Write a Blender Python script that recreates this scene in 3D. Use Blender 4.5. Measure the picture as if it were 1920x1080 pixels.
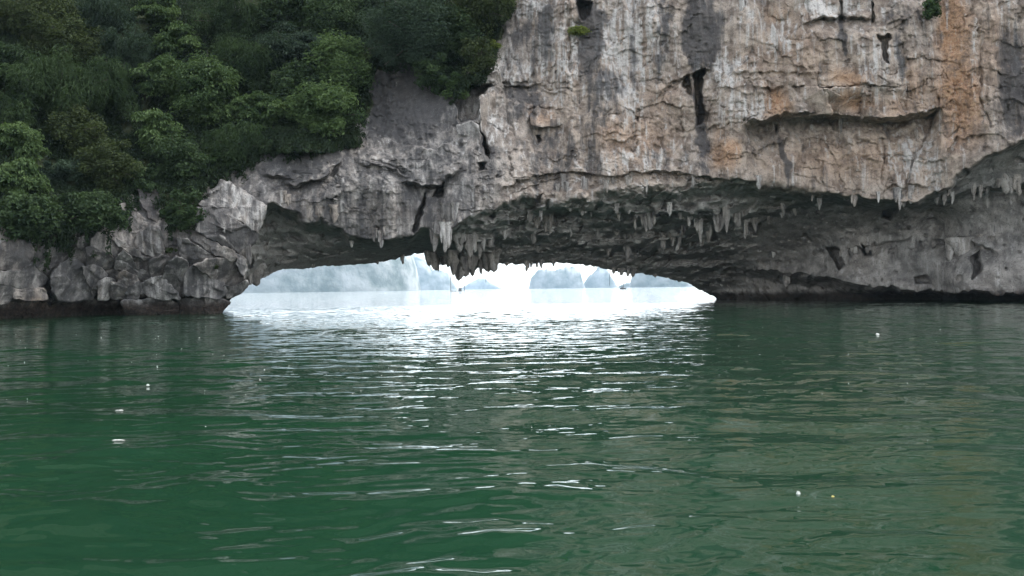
import bpy, math, random
import numpy as np
from mathutils import Matrix, Vector

R = math.radians
for o in list(bpy.data.objects):
    bpy.data.objects.remove(o)
scn = bpy.context.scene
COL = scn.collection

# ------------------------------------------------------------------ camera
F = 1663.0            # focal length in photo pixels (1920 wide)
CAMH = 1.7            # eye height above the water, sitting in a small boat
ROLL = math.atan(11 / 820)
CY = 541.4
cam = bpy.data.cameras.new('camera')
cam.sensor_width = 36.0
cam.lens = 36.0 * F / 1920
cam.shift_y = 1.4 / 1920
cam.clip_start = 0.1
cam.clip_end = 60000
cam_o = bpy.data.objects.new('camera', cam)
cr, sr = math.cos(ROLL), math.sin(ROLL)
cam_o.matrix_world = Matrix(((cr, sr, 0, 0), (0, 0, -1, 0), (-sr, cr, 0, CAMH), (0, 0, 0, 1)))
COL.objects.link(cam_o)
scn.camera = cam_o

# ------------------------------------------------------------------ sky, sun, exposure
SUN_EL, SUN_AZ = R(54), R(74)      # azimuth from +Y (view direction) clockwise: high on the right, raking along the face
w = bpy.data.worlds.new('World')
scn.world = w
w.use_nodes = True
nt = w.node_tree
nt.nodes.clear()
sky = nt.nodes.new('ShaderNodeTexSky')
sky.sky_type = 'NISHITA'
sky.sun_disc = False
sky.sun_elevation = SUN_EL
sky.sun_rotation = SUN_AZ
sky.air_density = 1.0
sky.dust_density = 0.2
sky.ozone_density = 1.0
hsv = nt.nodes.new('ShaderNodeHueSaturation')
hsv.inputs['Saturation'].default_value = 0.26
bg = nt.nodes.new('ShaderNodeBackground')
bg.inputs['Strength'].default_value = 0.15
wo = nt.nodes.new('ShaderNodeOutputWorld')
nt.links.new(sky.outputs[0], hsv.inputs['Color'])
nt.links.new(hsv.outputs[0], bg.inputs['Color'])
nt.links.new(bg.outputs[0], wo.inputs['Surface'])

sun = bpy.data.lights.new('sun', 'SUN')
sun.energy = 1.4
sun.angle = R(40)
sun.color = (1.0, 0.96, 0.9)
sun_o = bpy.data.objects.new('sun', sun)
sd = Vector((math.sin(SUN_AZ) * math.cos(SUN_EL), math.cos(SUN_AZ) * math.cos(SUN_EL), math.sin(SUN_EL)))
sun_o.rotation_euler = (-sd).to_track_quat('-Z', 'Y').to_euler()
sun_o.location = (20, -30, 60)
COL.objects.link(sun_o)

scn.view_settings.view_transform = 'Standard'
scn.view_settings.look = 'None'
scn.view_settings.gamma = 1
scn.view_settings.use_curve_mapping = False
scn.view_settings.exposure = 1.78
scn.cycles.use_denoising = True
scn.cycles.max_bounces = 8
scn.cycles.diffuse_bounces = 4
scn.cycles.glossy_bounces = 3
scn.cycles.transmission_bounces = 2
scn.cycles.volume_bounces = 4
scn.cycles.caustics_reflective = True
scn.cycles.blur_glossy = 0.3
scn.cycles.caustics_refractive = False

# ------------------------------------------------------------------ numpy helpers
RNG = np.random.default_rng(7)


def ray(x, y):
    """photo pixel -> (s, t): sideways and upward tangent of the line of sight"""
    dx = np.asarray(x, float) - 960.0
    dy = CY - np.asarray(y, float)
    return (dx * cr + dy * sr) / F, (dy * cr - dx * sr) / F


def at(x, y, D):
    s, t = ray(x, y)
    return np.stack([s * D, np.broadcast_to(D, np.shape(s)) * 1.0, CAMH + t * D], -1)


def water_y(x, D):
    """photo row of the water surface at distance D in column x"""
    return CY - (x - 960.0) * math.tan(ROLL) + CAMH / D * F


def hsh(ix, iy, iz, seed):
    h = (ix.astype(np.int64) * 374761393 + iy.astype(np.int64) * 668265263 + iz.astype(np.int64) * 2147483647 + seed * 1274126177) & 0xFFFFFFFF
    h = ((h ^ (h >> 13)) * 1274126177) & 0xFFFFFFFF
    h = ((h ^ (h >> 16)) * 2246822519) & 0xFFFFFFFF
    return ((h ^ (h >> 15)) & 0xFFFFFF) / float(0xFFFFFF)


def vnoise(x, y, z, seed=0):
    """value noise in -1..1"""
    fx, fy, fz = np.floor(x), np.floor(y), np.floor(z)
    u, v, q = x - fx, y - fy, z - fz
    u = u * u * u * (u * (u * 6 - 15) + 10)
    v = v * v * v * (v * (v * 6 - 15) + 10)
    q = q * q * q * (q * (q * 6 - 15) + 10)
    ix, iy, iz = fx.astype(np.int64), fy.astype(np.int64), fz.astype(np.int64)
    r = 0
    for a in (0, 1):
        wx = u if a else 1 - u
        for b in (0, 1):
            wy = v if b else 1 - v
            for c in (0, 1):
                wz = q if c else 1 - q
                r = r + hsh(ix + a, iy + b, iz + c, seed) * wx * wy * wz
    return r * 2 - 1


def fbm(x, y, z, octv=4, seed=0, ridge=False):
    r, amp, tot = 0, 1.0, 0.0
    for k in range(octv):
        n = vnoise(x * 2 ** k + 17.3 * k, y * 2 ** k - 9.1 * k, z * 2 ** k + 4.7 * k, seed + k)
        if ridge:
            n = 1 - 2 * np.abs(n)
        r = r + n * amp
        tot += amp
        amp *= 0.5
    return r / tot


def facets(a, b, seed):
    """2-D cells: returns (random offset per cell, tilt term, distance to the cell border)"""
    ca, cb = np.floor(a), np.floor(b)
    d1 = np.full(a.shape, 9.0)
    d2 = np.full(a.shape, 9.0)
    off = np.zeros(a.shape)
    tilt = np.zeros(a.shape)
    z = np.zeros(a.shape, np.int64)
    for i in (-1, 0, 1):
        for j in (-1, 0, 1):
            ia, ib = (ca + i).astype(np.int64), (cb + j).astype(np.int64)
            pa = ia + hsh(ia, ib, z, seed)
            pb = ib + hsh(ia, ib, z, seed + 1)
            da, db = a - pa, b - pb
            d = da * da + db * db
            m = d < d1
            d2 = np.where(m, d1, np.minimum(d2, d))
            d1 = np.where(m, d, d1)
            off = np.where(m, hsh(ia, ib, z, seed + 2) * 2 - 1, off)
            g1 = hsh(ia, ib, z, seed + 3) * 2 - 1
            g2 = hsh(ia, ib, z, seed + 4) * 2 - 1
            tilt = np.where(m, da * g1 + db * g2, tilt)
    return off, tilt, np.sqrt(d2) - np.sqrt(d1)


def sstep(e0, e1, x):
    u = np.clip((x - e0) / (e1 - e0), 0, 1)
    return u * u * (3 - 2 * u)


def tps(pts, X, Y):
    p = np.array(pts, float)
    q = p[:, :2] / 300.0
    n = len(q)
    r2 = ((q[:, None] - q[None]) ** 2).sum(-1)
    K = np.where(r2 > 0, 0.5 * r2 * np.log(r2 + 1e-12), 0) + np.eye(n) * 0.002
    P = np.c_[np.ones(n), q]
    A = np.zeros((n + 3, n + 3))
    A[:n, :n] = K
    A[:n, n:] = P
    A[n:, :n] = P.T
    c = np.linalg.solve(A, np.r_[p[:, 2], 0, 0, 0])
    x, y = X / 300.0, Y / 300.0
    out = c[n] + c[n + 1] * x + c[n + 2] * y
    for k in range(n):
        r2 = (x - q[k, 0]) ** 2 + (y - q[k, 1]) ** 2
        out = out + c[k] * 0.5 * r2 * np.log(r2 + 1e-12)
    return out


def inpoly(X, Y, poly):
    p = np.array(poly, float)
    ins = np.zeros(np.shape(X), bool)
    j = len(p) - 1
    for i in range(len(p)):
        xi, yi, xj, yj = p[i, 0], p[i, 1], p[j, 0], p[j, 1]
        if yi != yj:
            ins ^= ((yi > Y) != (yj > Y)) & (X < (xj - xi) * (Y - yi) / (yj - yi) + xi)
        j = i
    return ins


def linedist(X, Y, line):
    d = np.full(X.shape, 1e9)
    for (x0, y0), (x1, y1) in zip(line[:-1], line[1:]):
        ex, ey = x1 - x0, y1 - y0
        u = np.clip(((X - x0) * ex + (Y - y0) * ey) / (ex * ex + ey * ey + 1e-9), 0, 1)
        d = np.minimum(d, np.hypot(X - x0 - u * ex, Y - y0 - u * ey))
    return d


# ------------------------------------------------------------------ object helpers
def mesh_np(name, V, Q, smooth=True, mat=None):
    V = np.ascontiguousarray(V, np.float32).reshape(-1, 3)
    Q = np.ascontiguousarray(Q, np.int32)
    me = bpy.data.meshes.new(name)
    k = Q.shape[1]
    me.vertices.add(len(V))
    me.vertices.foreach_set('co', V.ravel())
    me.loops.add(Q.size)
    me.loops.foreach_set('vertex_index', Q.ravel())
    me.polygons.add(len(Q))
    me.polygons.foreach_set('loop_start', np.arange(0, Q.size, k, dtype=np.int32))
    me.polygons.foreach_set('loop_total', np.full(len(Q), k, np.int32))
    me.polygons.foreach_set('use_smooth', np.full(len(Q), smooth, bool))
    me.update(calc_edges=True)
    if mat:
        me.materials.append(mat)
    return me


def fattr(me, name, val):
    a = me.attributes.new(name, 'FLOAT', 'POINT')
    a.data.foreach_set('value', np.ascontiguousarray(val, np.float32).ravel())


def tag(o, label=None, cat=None, group=None, kind=None):
    if label:
        o['label'] = label
    if cat:
        o['category'] = cat
    if group:
        o['group'] = group
    if kind:
        o['kind'] = kind
    return o


def obj(name, me, parent=None):
    o = bpy.data.objects.new(name, me)
    COL.objects.link(o)
    if parent:
        o.parent = parent
        o.matrix_parent_inverse = Matrix.Translation(-parent.location)
    return o


def empty(name, loc):
    o = bpy.data.objects.new(name, None)
    o.location = loc
    o.empty_display_size = 0.3
    COL.objects.link(o)
    return o


def gridq(nr, nc):
    i = np.arange(nr * nc).reshape(nr, nc)
    return np.stack([i[:-1, :-1], i[1:, :-1], i[1:, 1:], i[:-1, 1:]], -1)


# ------------------------------------------------------------------ materials
class NT:
    def __init__(s, name):
        s.m = bpy.data.materials.new(name)
        s.m.use_nodes = True
        s.t = s.m.node_tree
        s.t.nodes.clear()
        s.out = s.n('ShaderNodeOutputMaterial')

    def n(s, typ, **kw):
        nd = s.t.nodes.new(typ)
        for k, v in kw.items():
            setattr(nd, k, v)
        return nd

    def l(s, a, b):
        s.t.links.new(a, b)

    def put(s, sock, v):
        if hasattr(v, 'is_linked') or isinstance(v, bpy.types.NodeSocket):
            s.l(v, sock)
        else:
            sock.default_value = v

    def math(s, op, a, b=0.0, clamp=False):
        nd = s.n('ShaderNodeMath', operation=op, use_clamp=clamp)
        s.put(nd.inputs[0], a)
        s.put(nd.inputs[1], b)
        return nd.outputs[0]

    def mix(s, f, a, b, mode='MIX'):
        nd = s.n('ShaderNodeMix', data_type='RGBA', blend_type=mode)
        s.put(nd.inputs[0], f)
        s.put(nd.inputs[6], a if not isinstance(a, tuple) else (*a, 1))
        s.put(nd.inputs[7], b if not isinstance(b, tuple) else (*b, 1))
        return nd.outputs[2]

    def noise(s, vec, scale, detail=4, rough=0.55):
        nd = s.n('ShaderNodeTexNoise')
        s.l(vec, nd.inputs['Vector'])
        nd.inputs['Scale'].default_value = scale
        nd.inputs['Detail'].default_value = detail
        nd.inputs['Roughness'].default_value = rough
        return nd.outputs['Fac']

    def ramp(s, f, lo, hi):
        nd = s.n('ShaderNodeMapRange', interpolation_type='SMOOTHSTEP')
        s.l(f, nd.inputs['Value'])
        nd.inputs['From Min'].default_value = lo
        nd.inputs['From Max'].default_value = hi
        return nd.outputs[0]

    def attr(s, name):
        return s.n('ShaderNodeAttribute', attribute_name=name).outputs['Fac']

    def mapping(s, vec, scale=(1, 1, 1), rot=(0, 0, 0)):
        nd = s.n('ShaderNodeMapping')
        s.l(vec, nd.inputs['Vector'])
        nd.inputs['Scale'].default_value = scale
        nd.inputs['Rotation'].default_value = rot
        return nd.outputs[0]


def rock_material():
    m = NT('limestone')
    pos = m.n('ShaderNodeNewGeometry').outputs['Position']
    big = m.noise(pos, 0.22, 4)
    med = m.noise(pos, 0.9, 6, 0.62)
    fine = m.noise(pos, 4.5, 6, 0.65)
    streak = m.noise(m.mapping(pos, (1.5, 1.2, 0.08)), 1.0, 5, 0.6)
    streak2 = m.noise(m.mapping(pos, (2.8, 2.0, 0.13)), 1.0, 4, 0.6)
    # weathered limestone: cool grey to warm pinkish beige
    warm = m.attr('warm')
    c_grey = m.mix(m.ramp(med, 0.34, 0.66), (0.115, 0.109, 0.104), (0.29, 0.275, 0.258))
    c_warm = m.mix(m.ramp(med, 0.34, 0.66), (0.168, 0.124, 0.094), (0.425, 0.345, 0.275))
    wf = m.math('ADD', m.math('MULTIPLY', m.math('SUBTRACT', big, 0.5), 0.9), warm, True)
    c = m.mix(wf, c_grey, c_warm)
    # iron stain
    org = m.attr('orange')
    of = m.math('MULTIPLY', org, m.ramp(m.math('ADD', m.math('MULTIPLY', med, 0.6), m.math('MULTIPLY', fine, 0.4)), 0.25, 0.62), True)
    c_or = m.mix(m.ramp(fine, 0.35, 0.65), (0.33, 0.15, 0.062), (0.42, 0.26, 0.145))
    c = m.mix(m.math('MULTIPLY', of, 0.75), c, c_or)
    # calcite, pale drip streaks
    pale = m.attr('pale')
    pf = m.math('MULTIPLY', m.ramp(m.math('ADD', streak2, m.math('MULTIPLY', pale, 0.22)), 0.52, 0.76), 0.85)
    c = m.mix(pf, c, (0.50, 0.48, 0.455))
    # dark algae streaks, plus shade painted in under the overhanging trees
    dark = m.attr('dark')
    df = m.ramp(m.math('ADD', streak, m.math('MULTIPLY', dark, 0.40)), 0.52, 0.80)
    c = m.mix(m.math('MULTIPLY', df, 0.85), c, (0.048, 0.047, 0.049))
    # cave roof painted paler, making up for weak bounced light
    cv = m.mix(m.ramp(med, 0.3, 0.7), (0.30, 0.285, 0.265), (0.46, 0.44, 0.41))
    c = m.mix(m.math('MULTIPLY', m.attr('cave'), m.ramp(streak, 0.70, 0.55)), c, cv)
    # fine pitting in the colour
    c = m.mix(m.ramp(fine, 0.42, 0.25), c, (0.10, 0.095, 0.09))
    sp = m.noise(pos, 9.0, 5, 0.7)
    c = m.mix(m.math('MULTIPLY', m.ramp(sp, 0.46, 0.33), 0.75), c, (0.045, 0.042, 0.042))
    c = m.mix(m.math('MULTIPLY', m.ramp(sp, 0.58, 0.70), 0.35), c, (0.45, 0.43, 0.41))
    # moss and soil where plants grow
    moss = m.attr('moss')
    mf = m.math('MULTIPLY', moss, m.ramp(m.math('ADD', med, m.math('MULTIPLY', moss, 0.35)), 0.45, 0.7), True)
    c = m.mix(mf, c, m.mix(fine, (0.018, 0.026, 0.012), (0.045, 0.055, 0.022)))
    # tide zone: oysters and dark brown algae just above the water
    sep = m.n('ShaderNodeSeparateXYZ')
    m.l(pos, sep.inputs[0])
    tz = m.math('ADD', sep.outputs['Z'], m.math('MULTIPLY', m.math('SUBTRACT', med, 0.5), 0.9))
    tf = m.ramp(tz, 1.25, 0.55)
    c = m.mix(m.math('MULTIPLY', tf, 0.92), c, m.mix(m.ramp(fine, 0.4, 0.65), (0.016, 0.013, 0.011), (0.05, 0.034, 0.026)))
    b = m.n('ShaderNodeBsdfPrincipled')
    m.l(c, b.inputs['Base Color'])
    b.inputs['Roughness'].default_value = 0.85
    b.inputs['Specular IOR Level'].default_value = 0.25
    hgt = m.math('ADD', m.math('MULTIPLY', fine, 0.6), m.math('ADD', m.math('MULTIPLY', m.noise(pos, 14, 4, 0.6), 0.25), m.math('MULTIPLY', med, 0.8)))
    bp = m.n('ShaderNodeBump')
    bp.inputs['Strength'].default_value = 0.7
    bp.inputs['Distance'].default_value = 0.22
    m.l(hgt, bp.inputs['Height'])
    m.l(bp.outputs[0], b.inputs['Normal'])
    m.l(b.outputs[0], m.out.inputs['Surface'])
    return m.m


def leaf_material(name, c0, c1, gloss=0.62):
    m = NT(name)
    pos = m.n('ShaderNodeNewGeometry').outputs['Position']
    f = m.attr('tint')
    c = m.mix(f, c0, c1)
    c = m.mix(m.math('MULTIPLY', m.noise(pos, 0.8, 3), 0.5), c, tuple(v * 0.55 for v in c0))
    b = m.n('ShaderNodeBsdfPrincipled')
    m.l(c, b.inputs['Base Color'])
    b.inputs['Roughness'].default_value = gloss
    b.inputs['Specular IOR Level'].default_value = 0.2
    tr = m.n('ShaderNodeBsdfTranslucent')
    m.l(m.mix(0.5, c, (c1[0] * 1.1, c1[1] * 1.2, c1[2] * 0.5)), tr.inputs['Color'])
    mx = m.n('ShaderNodeMixShader')
    mx.inputs[0].default_value = 0.28
    m.l(b.outputs[0], mx.inputs[1])
    m.l(tr.outputs[0], mx.inputs[2])
    m.l(mx.outputs[0], m.out.inputs['Surface'])
    return m.m


def plain(name, c0, c1, scale=3.0, rough=0.8, bump=0.3):
    m = NT(name)
    pos = m.n('ShaderNodeNewGeometry').outputs['Position']
    n = m.noise(pos, scale, 5)
    b = m.n('ShaderNodeBsdfPrincipled')
    m.l(m.mix(m.ramp(n, 0.3, 0.7), c0, c1), b.inputs['Base Color'])
    b.inputs['Roughness'].default_value = rough
    bp = m.n('ShaderNodeBump')
    bp.inputs['Strength'].default_value = bump
    bp.inputs['Distance'].default_value = 0.3 / scale
    m.l(n, bp.inputs['Height'])
    m.l(bp.outputs[0], b.inputs['Normal'])
    m.l(b.outputs[0], m.out.inputs['Surface'])
    return m.m


def water_material():
    m = NT('sea_water')
    pos = m.n('ShaderNodeNewGeometry').outputs['Position']
    g = m.attr('far')
    nrm = m.n('ShaderNodeNewGeometry').outputs['Normal']
    acc = nrm
    for sc, rot, k_near, k_far, st in ((2.6, 8, 0.06, 0.22, 1.4), (9.0, 4, 0.065, 0.10, 1.3)):
        nz = m.n('ShaderNodeTexNoise')
        m.l(m.mapping(pos, (1.0, st, 1.0), (0, 0, R(rot))), nz.inputs['Vector'])
        nz.inputs['Scale'].default_value = sc
        nz.inputs['Detail'].default_value = 2.0
        sb = m.n('ShaderNodeVectorMath', operation='SUBTRACT')
        m.l(nz.outputs['Color'], sb.inputs[0])
        sb.inputs[1].default_value = (0.5, 0.5, 0.5)
        ml = m.n('ShaderNodeVectorMath', operation='MULTIPLY')
        m.l(sb.outputs[0], ml.inputs[0])
        ml.inputs[1].default_value = (0.55, 1.0, 0.0)
        scl = m.n('ShaderNodeVectorMath', operation='SCALE')
        m.l(ml.outputs[0], scl.inputs[0])
        m.l(m.math('ADD', m.math('ADD', m.math('MULTIPLY', g, k_far - k_near), k_near), m.math('MULTIPLY', m.attr('open'), 0.7)), scl.inputs['Scale'])
        ad = m.n('ShaderNodeVectorMath', operation='ADD')
        m.l(acc, ad.inputs[0])
        m.l(scl.outputs[0], ad.inputs[1])
        acc = ad.outputs[0]
    nm = m.n('ShaderNodeVectorMath', operation='NORMALIZE')
    m.l(acc, nm.inputs[0])
    b = m.n('ShaderNodeBsdfPrincipled')
    body = m.mix(m.ramp(m.noise(pos, 0.12, 2), 0.3, 0.7), (0.0072, 0.0300, 0.0150), (0.0092, 0.0370, 0.0190))
    m.l(body, b.inputs['Base Color'])
    b.inputs['Roughness'].default_value = 0.03
    b.inputs['IOR'].default_value = 1.333
    m.l(nm.outputs[0], b.inputs['Normal'])
    m.l(b.outputs[0], m.out.inputs['Surface'])
    return m.m


ROCK = rock_material()
WATER = water_material()

# ------------------------------------------------------------------ water: one disc, finely divided where it is near
def build_water():
    dys = np.concatenate([np.linspace(27, 1.6, 36), [0.8, 0.35, 0.14]])
    rad = np.concatenate([[0.0, 1.5, 3.0], CAMH * F / np.linspace(620, 145, 400), np.arange(19.7, 48, 0.12), np.arange(48, 104, 0.26), CAMH * F / dys])
    az = np.concatenate([np.linspace(-180, -42, 16)[:-1], np.linspace(-42, -33, 8)[:-1], np.linspace(-33, 33, 640), np.linspace(33, 42, 8)[1:], np.linspace(42, 180, 16)[1:]])
    A, Rr = np.meshgrid(R(1) * az, rad)
    X, Y = Rr * np.sin(A), Rr * np.cos(A)
    amp = (1 - sstep(80, 104, Rr)) * (1 - sstep(33, 40, np.abs(A) / R(1)))
    rg = np.random.default_rng(11)
    Z = np.zeros_like(X)
    WX = X + 0.35 * vnoise(X * 0.5, Y * 0.5, X * 0, 3)
    WY = Y + 0.35 * vnoise(X * 0.5, Y * 0.5, X * 0 + 5, 4)
    gust = 0.75 + 0.5 * vnoise(X * 0.16, Y * 0.16, X * 0, 9)
    for i in range(72):
        lam = 0.16 * (3.2 / 0.16) ** rg.random()
        th = rg.normal(0, 0.50)           # crests mostly lie across the line of sight
        k = 2 * math.pi / lam
        slope = 0.0125 * (lam / 0.6) ** (0.12 if lam < 0.6 else -0.25)
        cut = (1 - sstep(lam * 60, lam * 110, Rr))
        Z += cut * slope / k * np.sin(k * (WX * math.sin(th) + WY * math.cos(th)) + rg.random() * 6.28)
    Z *= amp * gust
    me = mesh_np('water', np.stack([X, Y, Z], -1), gridq(*X.shape)[:, :, ::-1].reshape(-1, 4), True, WATER)
    fattr(me, 'far', sstep(8, 45, Rr))
    fattr(me, 'open', sstep(90, 104, Rr) * (Y > 0))
    o = obj('water', me)
    return tag(o, 'calm dark green sea water with small ripples and glints', 'water', kind='structure')


build_water()

# ------------------------------------------------------------------ the cliff with its low arch
LIP = np.array([(280, 640), (340, 625), (395, 604), (408, 596), (411, 592), (415, 586), (422, 572), (440, 556), (455, 546), (458, 538), (470, 533), (490, 523), (510, 512),
                (530, 505), (560, 504), (570, 505), (600, 499), (650, 497), (700, 494), (740, 487), (760, 480), (775, 477), (795, 474),
                (803, 482), (808, 495), (820, 498), (838, 496), (846, 498), (852, 505), (862, 512), (875, 510), (888, 512), (895, 502),
                (905, 504), (915, 504), (930, 499), (935, 495), (960, 495), (985, 496), (1000, 494), (1040, 493), (1060, 494), (1090, 497),
                (1120, 500), (1145, 508), (1163, 508), (1180, 513), (1195, 512), (1215, 515), (1240, 520), (1265, 526), (1290, 530),
                (1310, 543), (1328, 551), (1346, 561), (1351, 567), (1380, 590), (1450, 620), (1520, 640)], float)
FRONT = np.array([(-800, 900), (440, 900), (455, 600), (462, 480), (480, 400), (492, 388), (518, 378), (534, 392), (550, 389), (572, 408), (590, 413), (607, 404), (634, 420),
                  (650, 440), (680, 441), (722, 445), (740, 445), (773, 437), (789, 425), (800, 425), (840, 440), (857, 412), (900, 398),
                  (956, 379), (982, 363), (1022, 367), (1100, 365), (1136, 345), (1228, 348), (1350, 332), (1483, 345), (1540, 359),
                  (1632, 368), (1661, 376), (1730, 371), (1780, 345), (1815, 312), (1850, 287), (1920, 262), (2100, 250), (2900, 240)], float)
WALL = [(-700, 590, 36), (-300, 590, 50), (-300, 300, 56), (-300, 0, 72), (-600, -600, 80), (0, 450, 62.5), (0, 590, 63), (200, 450, 68.5), (200, 590, 71), (400, 450, 72), (400, 590, 73.5),
        (450, 540, 75), (470, 430, 74), (0, 300, 68), (0, 150, 76), (0, 0, 86), (200, 300, 74), (200, 100, 84), (200, 0, 92),
        (400, 330, 76), (400, 200, 83), (400, 0, 95), (600, 280, 79), (600, 150, 86), (600, 0, 94), (750, 250, 82.5), (750, 150, 87),
        (750, 0, 92), (850, 200, 82), (550, 370, 75.5), (620, 400, 75.5), (700, 330, 77), (700, 430, 77), (850, 300, 79), (850, 430, 76.5),
        (950, 390, 77.5), (950, 200, 82), (950, 0, 87), (1100, 330, 78.5), (1100, 150, 81.5), (1100, 0, 84), (1300, 320, 77.5), (1300, 150, 79),
        (1300, 0, 80), (1600, 340, 75.5), (1600, 200, 75), (1600, 0, 76.5), (1900, 250, 72), (1900, 100, 72.5), (1900, 0, 73),
        (2500, 0, 62), (2500, 500, 58), (2500, -600, 70), (0, -600, 108), (500, -600, 118), (1000, -600, 102), (1500, -600, 90), (2000, -600, 82), (2300, 560, 62)]
CAVE = [(470, 440, 79), (500, 400, 80), (560, 420, 82), (640, 450, 83.5), (720, 455, 83.5), (800, 445, 82), (900, 410, 80), (1000, 380, 79.5), (1100, 375, 80), (1230, 355, 79.5),
        (1350, 345, 79), (1500, 355, 78.5), (1650, 385, 79.5), (1750, 380, 78.5), (1830, 330, 75.5), (1920, 275, 73.5),
        (480, 490, 80.5), (520, 450, 82.5), (600, 470, 85), (700, 475, 87.5), (850, 465, 88), (950, 450, 87.5), (1050, 430, 86.5), (1150, 420, 86), (1250, 415, 85.5),
        (1350, 420, 86), (1450, 400, 85), (1550, 400, 84.5), (1650, 405, 84.5), (1750, 400, 83), (1850, 370, 77.5), (1920, 340, 74.8),
        (470, 530, 83), (500, 515, 85), (600, 498, 89), (700, 493, 92), (800, 480, 96), (900, 500, 96), (1000, 494, 98), (1100, 498, 100),
        (1200, 513, 104), (1300, 535, 112), (1346, 561, 117), (1400, 500, 100), (1400, 562, 106), (1500, 450, 91), (1500, 510, 95), (1500, 540, 95), (1500, 563, 99),
        (1600, 450, 88), (1600, 520, 89), (1600, 540, 89), (1600, 563, 92), (1700, 450, 85), (1700, 520, 86), (1700, 545, 86), (1700, 564, 89), (1800, 450, 82), (1800, 540, 80),
        (1800, 565, 83), (1900, 430, 78), (1900, 545, 77), (1900, 566, 79), (2050, 500, 72), (2050, 560, 72)]
# ledges: the rock above the line stands proud of the rock below it  (line, step in metres, fade in pixels below)
LEDGES = [([(1395, 232), (1420, 225), (1470, 215), (1530, 212), (1600, 216), (1660, 219), (1715, 214), (1765, 203)], 3.4, 60),
          ([(1420, 165), (1470, 160), (1530, 163), (1560, 162), (1620, 158), (1690, 163)], 0.8, 9),
          ([(1360, 140), (1420, 136), (1480, 135), (1530, 140)], 0.45, 8),
          ([(1500, 45), (1530, 38), (1570, 28), (1610, 32), (1640, 30)], 1.2, 14),
          ([(1670, 50), (1690, 40), (1710, 30)], 0.8, 10),
          ([(855, 232), (880, 228), (905, 232)], 1.4, 10),
          ([(670, 240), (700, 250), (760, 272), (800, 276), (850, 268)], -0.9, 26),
          ([(750, 340), (790, 348), (830, 342), (865, 315)], 1.8, 22),
          ([(665, 300), (710, 312), (745, 318), (760, 335)], 1.2, 16),
          ([(500, 322), (560, 345), (610, 330), (640, 300)], 1.4, 26),
          ([(940, 155), (985, 160), (1050, 172), (1065, 178)], 0.7, 12),
          ([(1220, 185), (1250, 165), (1280, 140), (1330, 128)], 0.9, 12),
          ([(1130, 255), (1170, 262), (1200, 250)], 0.6, 14),
          ([(940, 355), (1000, 330), (1080, 322), (1140, 330), (1210, 318), (1320, 330), (1420, 340)], 1.0, 16),
          ([(985, 405), (1050, 392), (1150, 395), (1200, 402), (1300, 398), (1380, 408), (1450, 395), (1520, 378)], 2.2, 20),
          ([(1540, 372), (1600, 378), (1660, 385), (1740, 380), (1800, 362), (1860, 350), (1925, 345)], 2.4, 18),
          ([(870, 455), (930, 452), (1000, 440), (1080, 436), (1160, 440)], 1.8, 14),
          ([(960, 480), (1040, 466), (1120, 462), (1200, 470), (1280, 492)], 1.4, 12),
          ([(1360, 500), (1420, 504), (1500, 514), (1560, 522), (1640, 538), (1720, 546), (1800, 548), (1940, 552)], 5.0, 60),
          ([(1530, 470), (1560, 466), (1610, 466), (1660, 455), (1710, 442)], 0.9, 12),
          ([(1760, 448), (1800, 445), (1840, 462), (1870, 470)], 1.4, 18)]
# holes: dark clefts and pockets (polygon, depth in metres)
HOLES = [([(1297, 140), (1318, 125), (1322, 170), (1325, 225), (1305, 235), (1298, 195)], 3.0),
         ([(1280, 145), (1293, 135), (1295, 180), (1284, 175)], 2.0),
         ([(1571, 0), (1581, 0), (1580, 40), (1572, 40)], 1.0),
         ([(1632, 0), (1641, 2), (1638, 46), (1629, 42)], 1.0),
         ([(1648, 62), (1668, 66), (1664, 120), (1654, 115)], 1.4),
         ([(1080, 0), (1112, 0), (1108, 30), (1088, 38)], 2.5),
         ([(1040, 130), (1046, 128), (1047, 150), (1040, 150)], 1.5),
         ([(901, 242), (908, 258), (916, 280), (918, 297), (908, 292), (900, 270)], 3.0),
         ([(847, 188), (880, 158), (925, 152), (905, 180), (898, 225), (862, 232), (856, 210)], 3.2),
         ([(818, 345), (838, 340), (832, 372), (812, 368)], 2.5),
         ([(897, 305), (912, 302), (912, 318), (900, 320)], 1.6),
         ([(1003, 252), (1013, 250), (1016, 266), (1006, 268)], 1.2),
         ([(1189, 214), (1199, 216), (1196, 226), (1190, 222)], 1.2),
         ([(788, 365), (800, 355), (790, 420), (776, 435), (772, 430)], 2.0),
         ([(1542, 306), (1546, 304), (1546, 350), (1541, 350)], 1.2),
         ([(1450, 235), (1463, 232), (1460, 250), (1454, 258)], 1.2),
         ([(1656, 390), (1690, 385), (1684, 405), (1668, 415), (1655, 408)], 2.4),
         ([(1548, 468), (1580, 466), (1590, 490), (1572, 505), (1558, 488)], 2.2),
         ([(1614, 460), (1640, 457), (1640, 478), (1622, 482)], 2.0),
         ([(1770, 447), (1790, 446), (1792, 470), (1778, 474)], 2.2),
         ([(1820, 480), (1840, 470), (1838, 510), (1822, 522)], 2.2),
         ([(1716, 520), (1736, 516), (1745, 535), (1720, 535)], 1.6),
         ([(1505, 437), (1512, 440), (1520, 456), (1512, 454)], 1.0),
         ([(1330, 415), (1348, 412), (1342, 452), (1328, 455)], 2.2),
         ([(1400, 425), (1425, 420), (1420, 440), (1404, 436)], 1.5),
         ([(1024, 380), (1032, 372), (1030, 396), (1022, 400)], 1.5),
         ([(1085, 380), (1100, 378), (1096, 395), (1088, 398)], 1.5),
         ([(1015, 360), (1020, 358), (1020, 382), (1007, 388), (1004, 380)], 1.5),
         ([(540, 436), (566, 440), (570, 455), (548, 450)], 0.8),
         ([(76, 530), (102, 530), (104, 562), (82, 558)], 2.0)]
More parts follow.
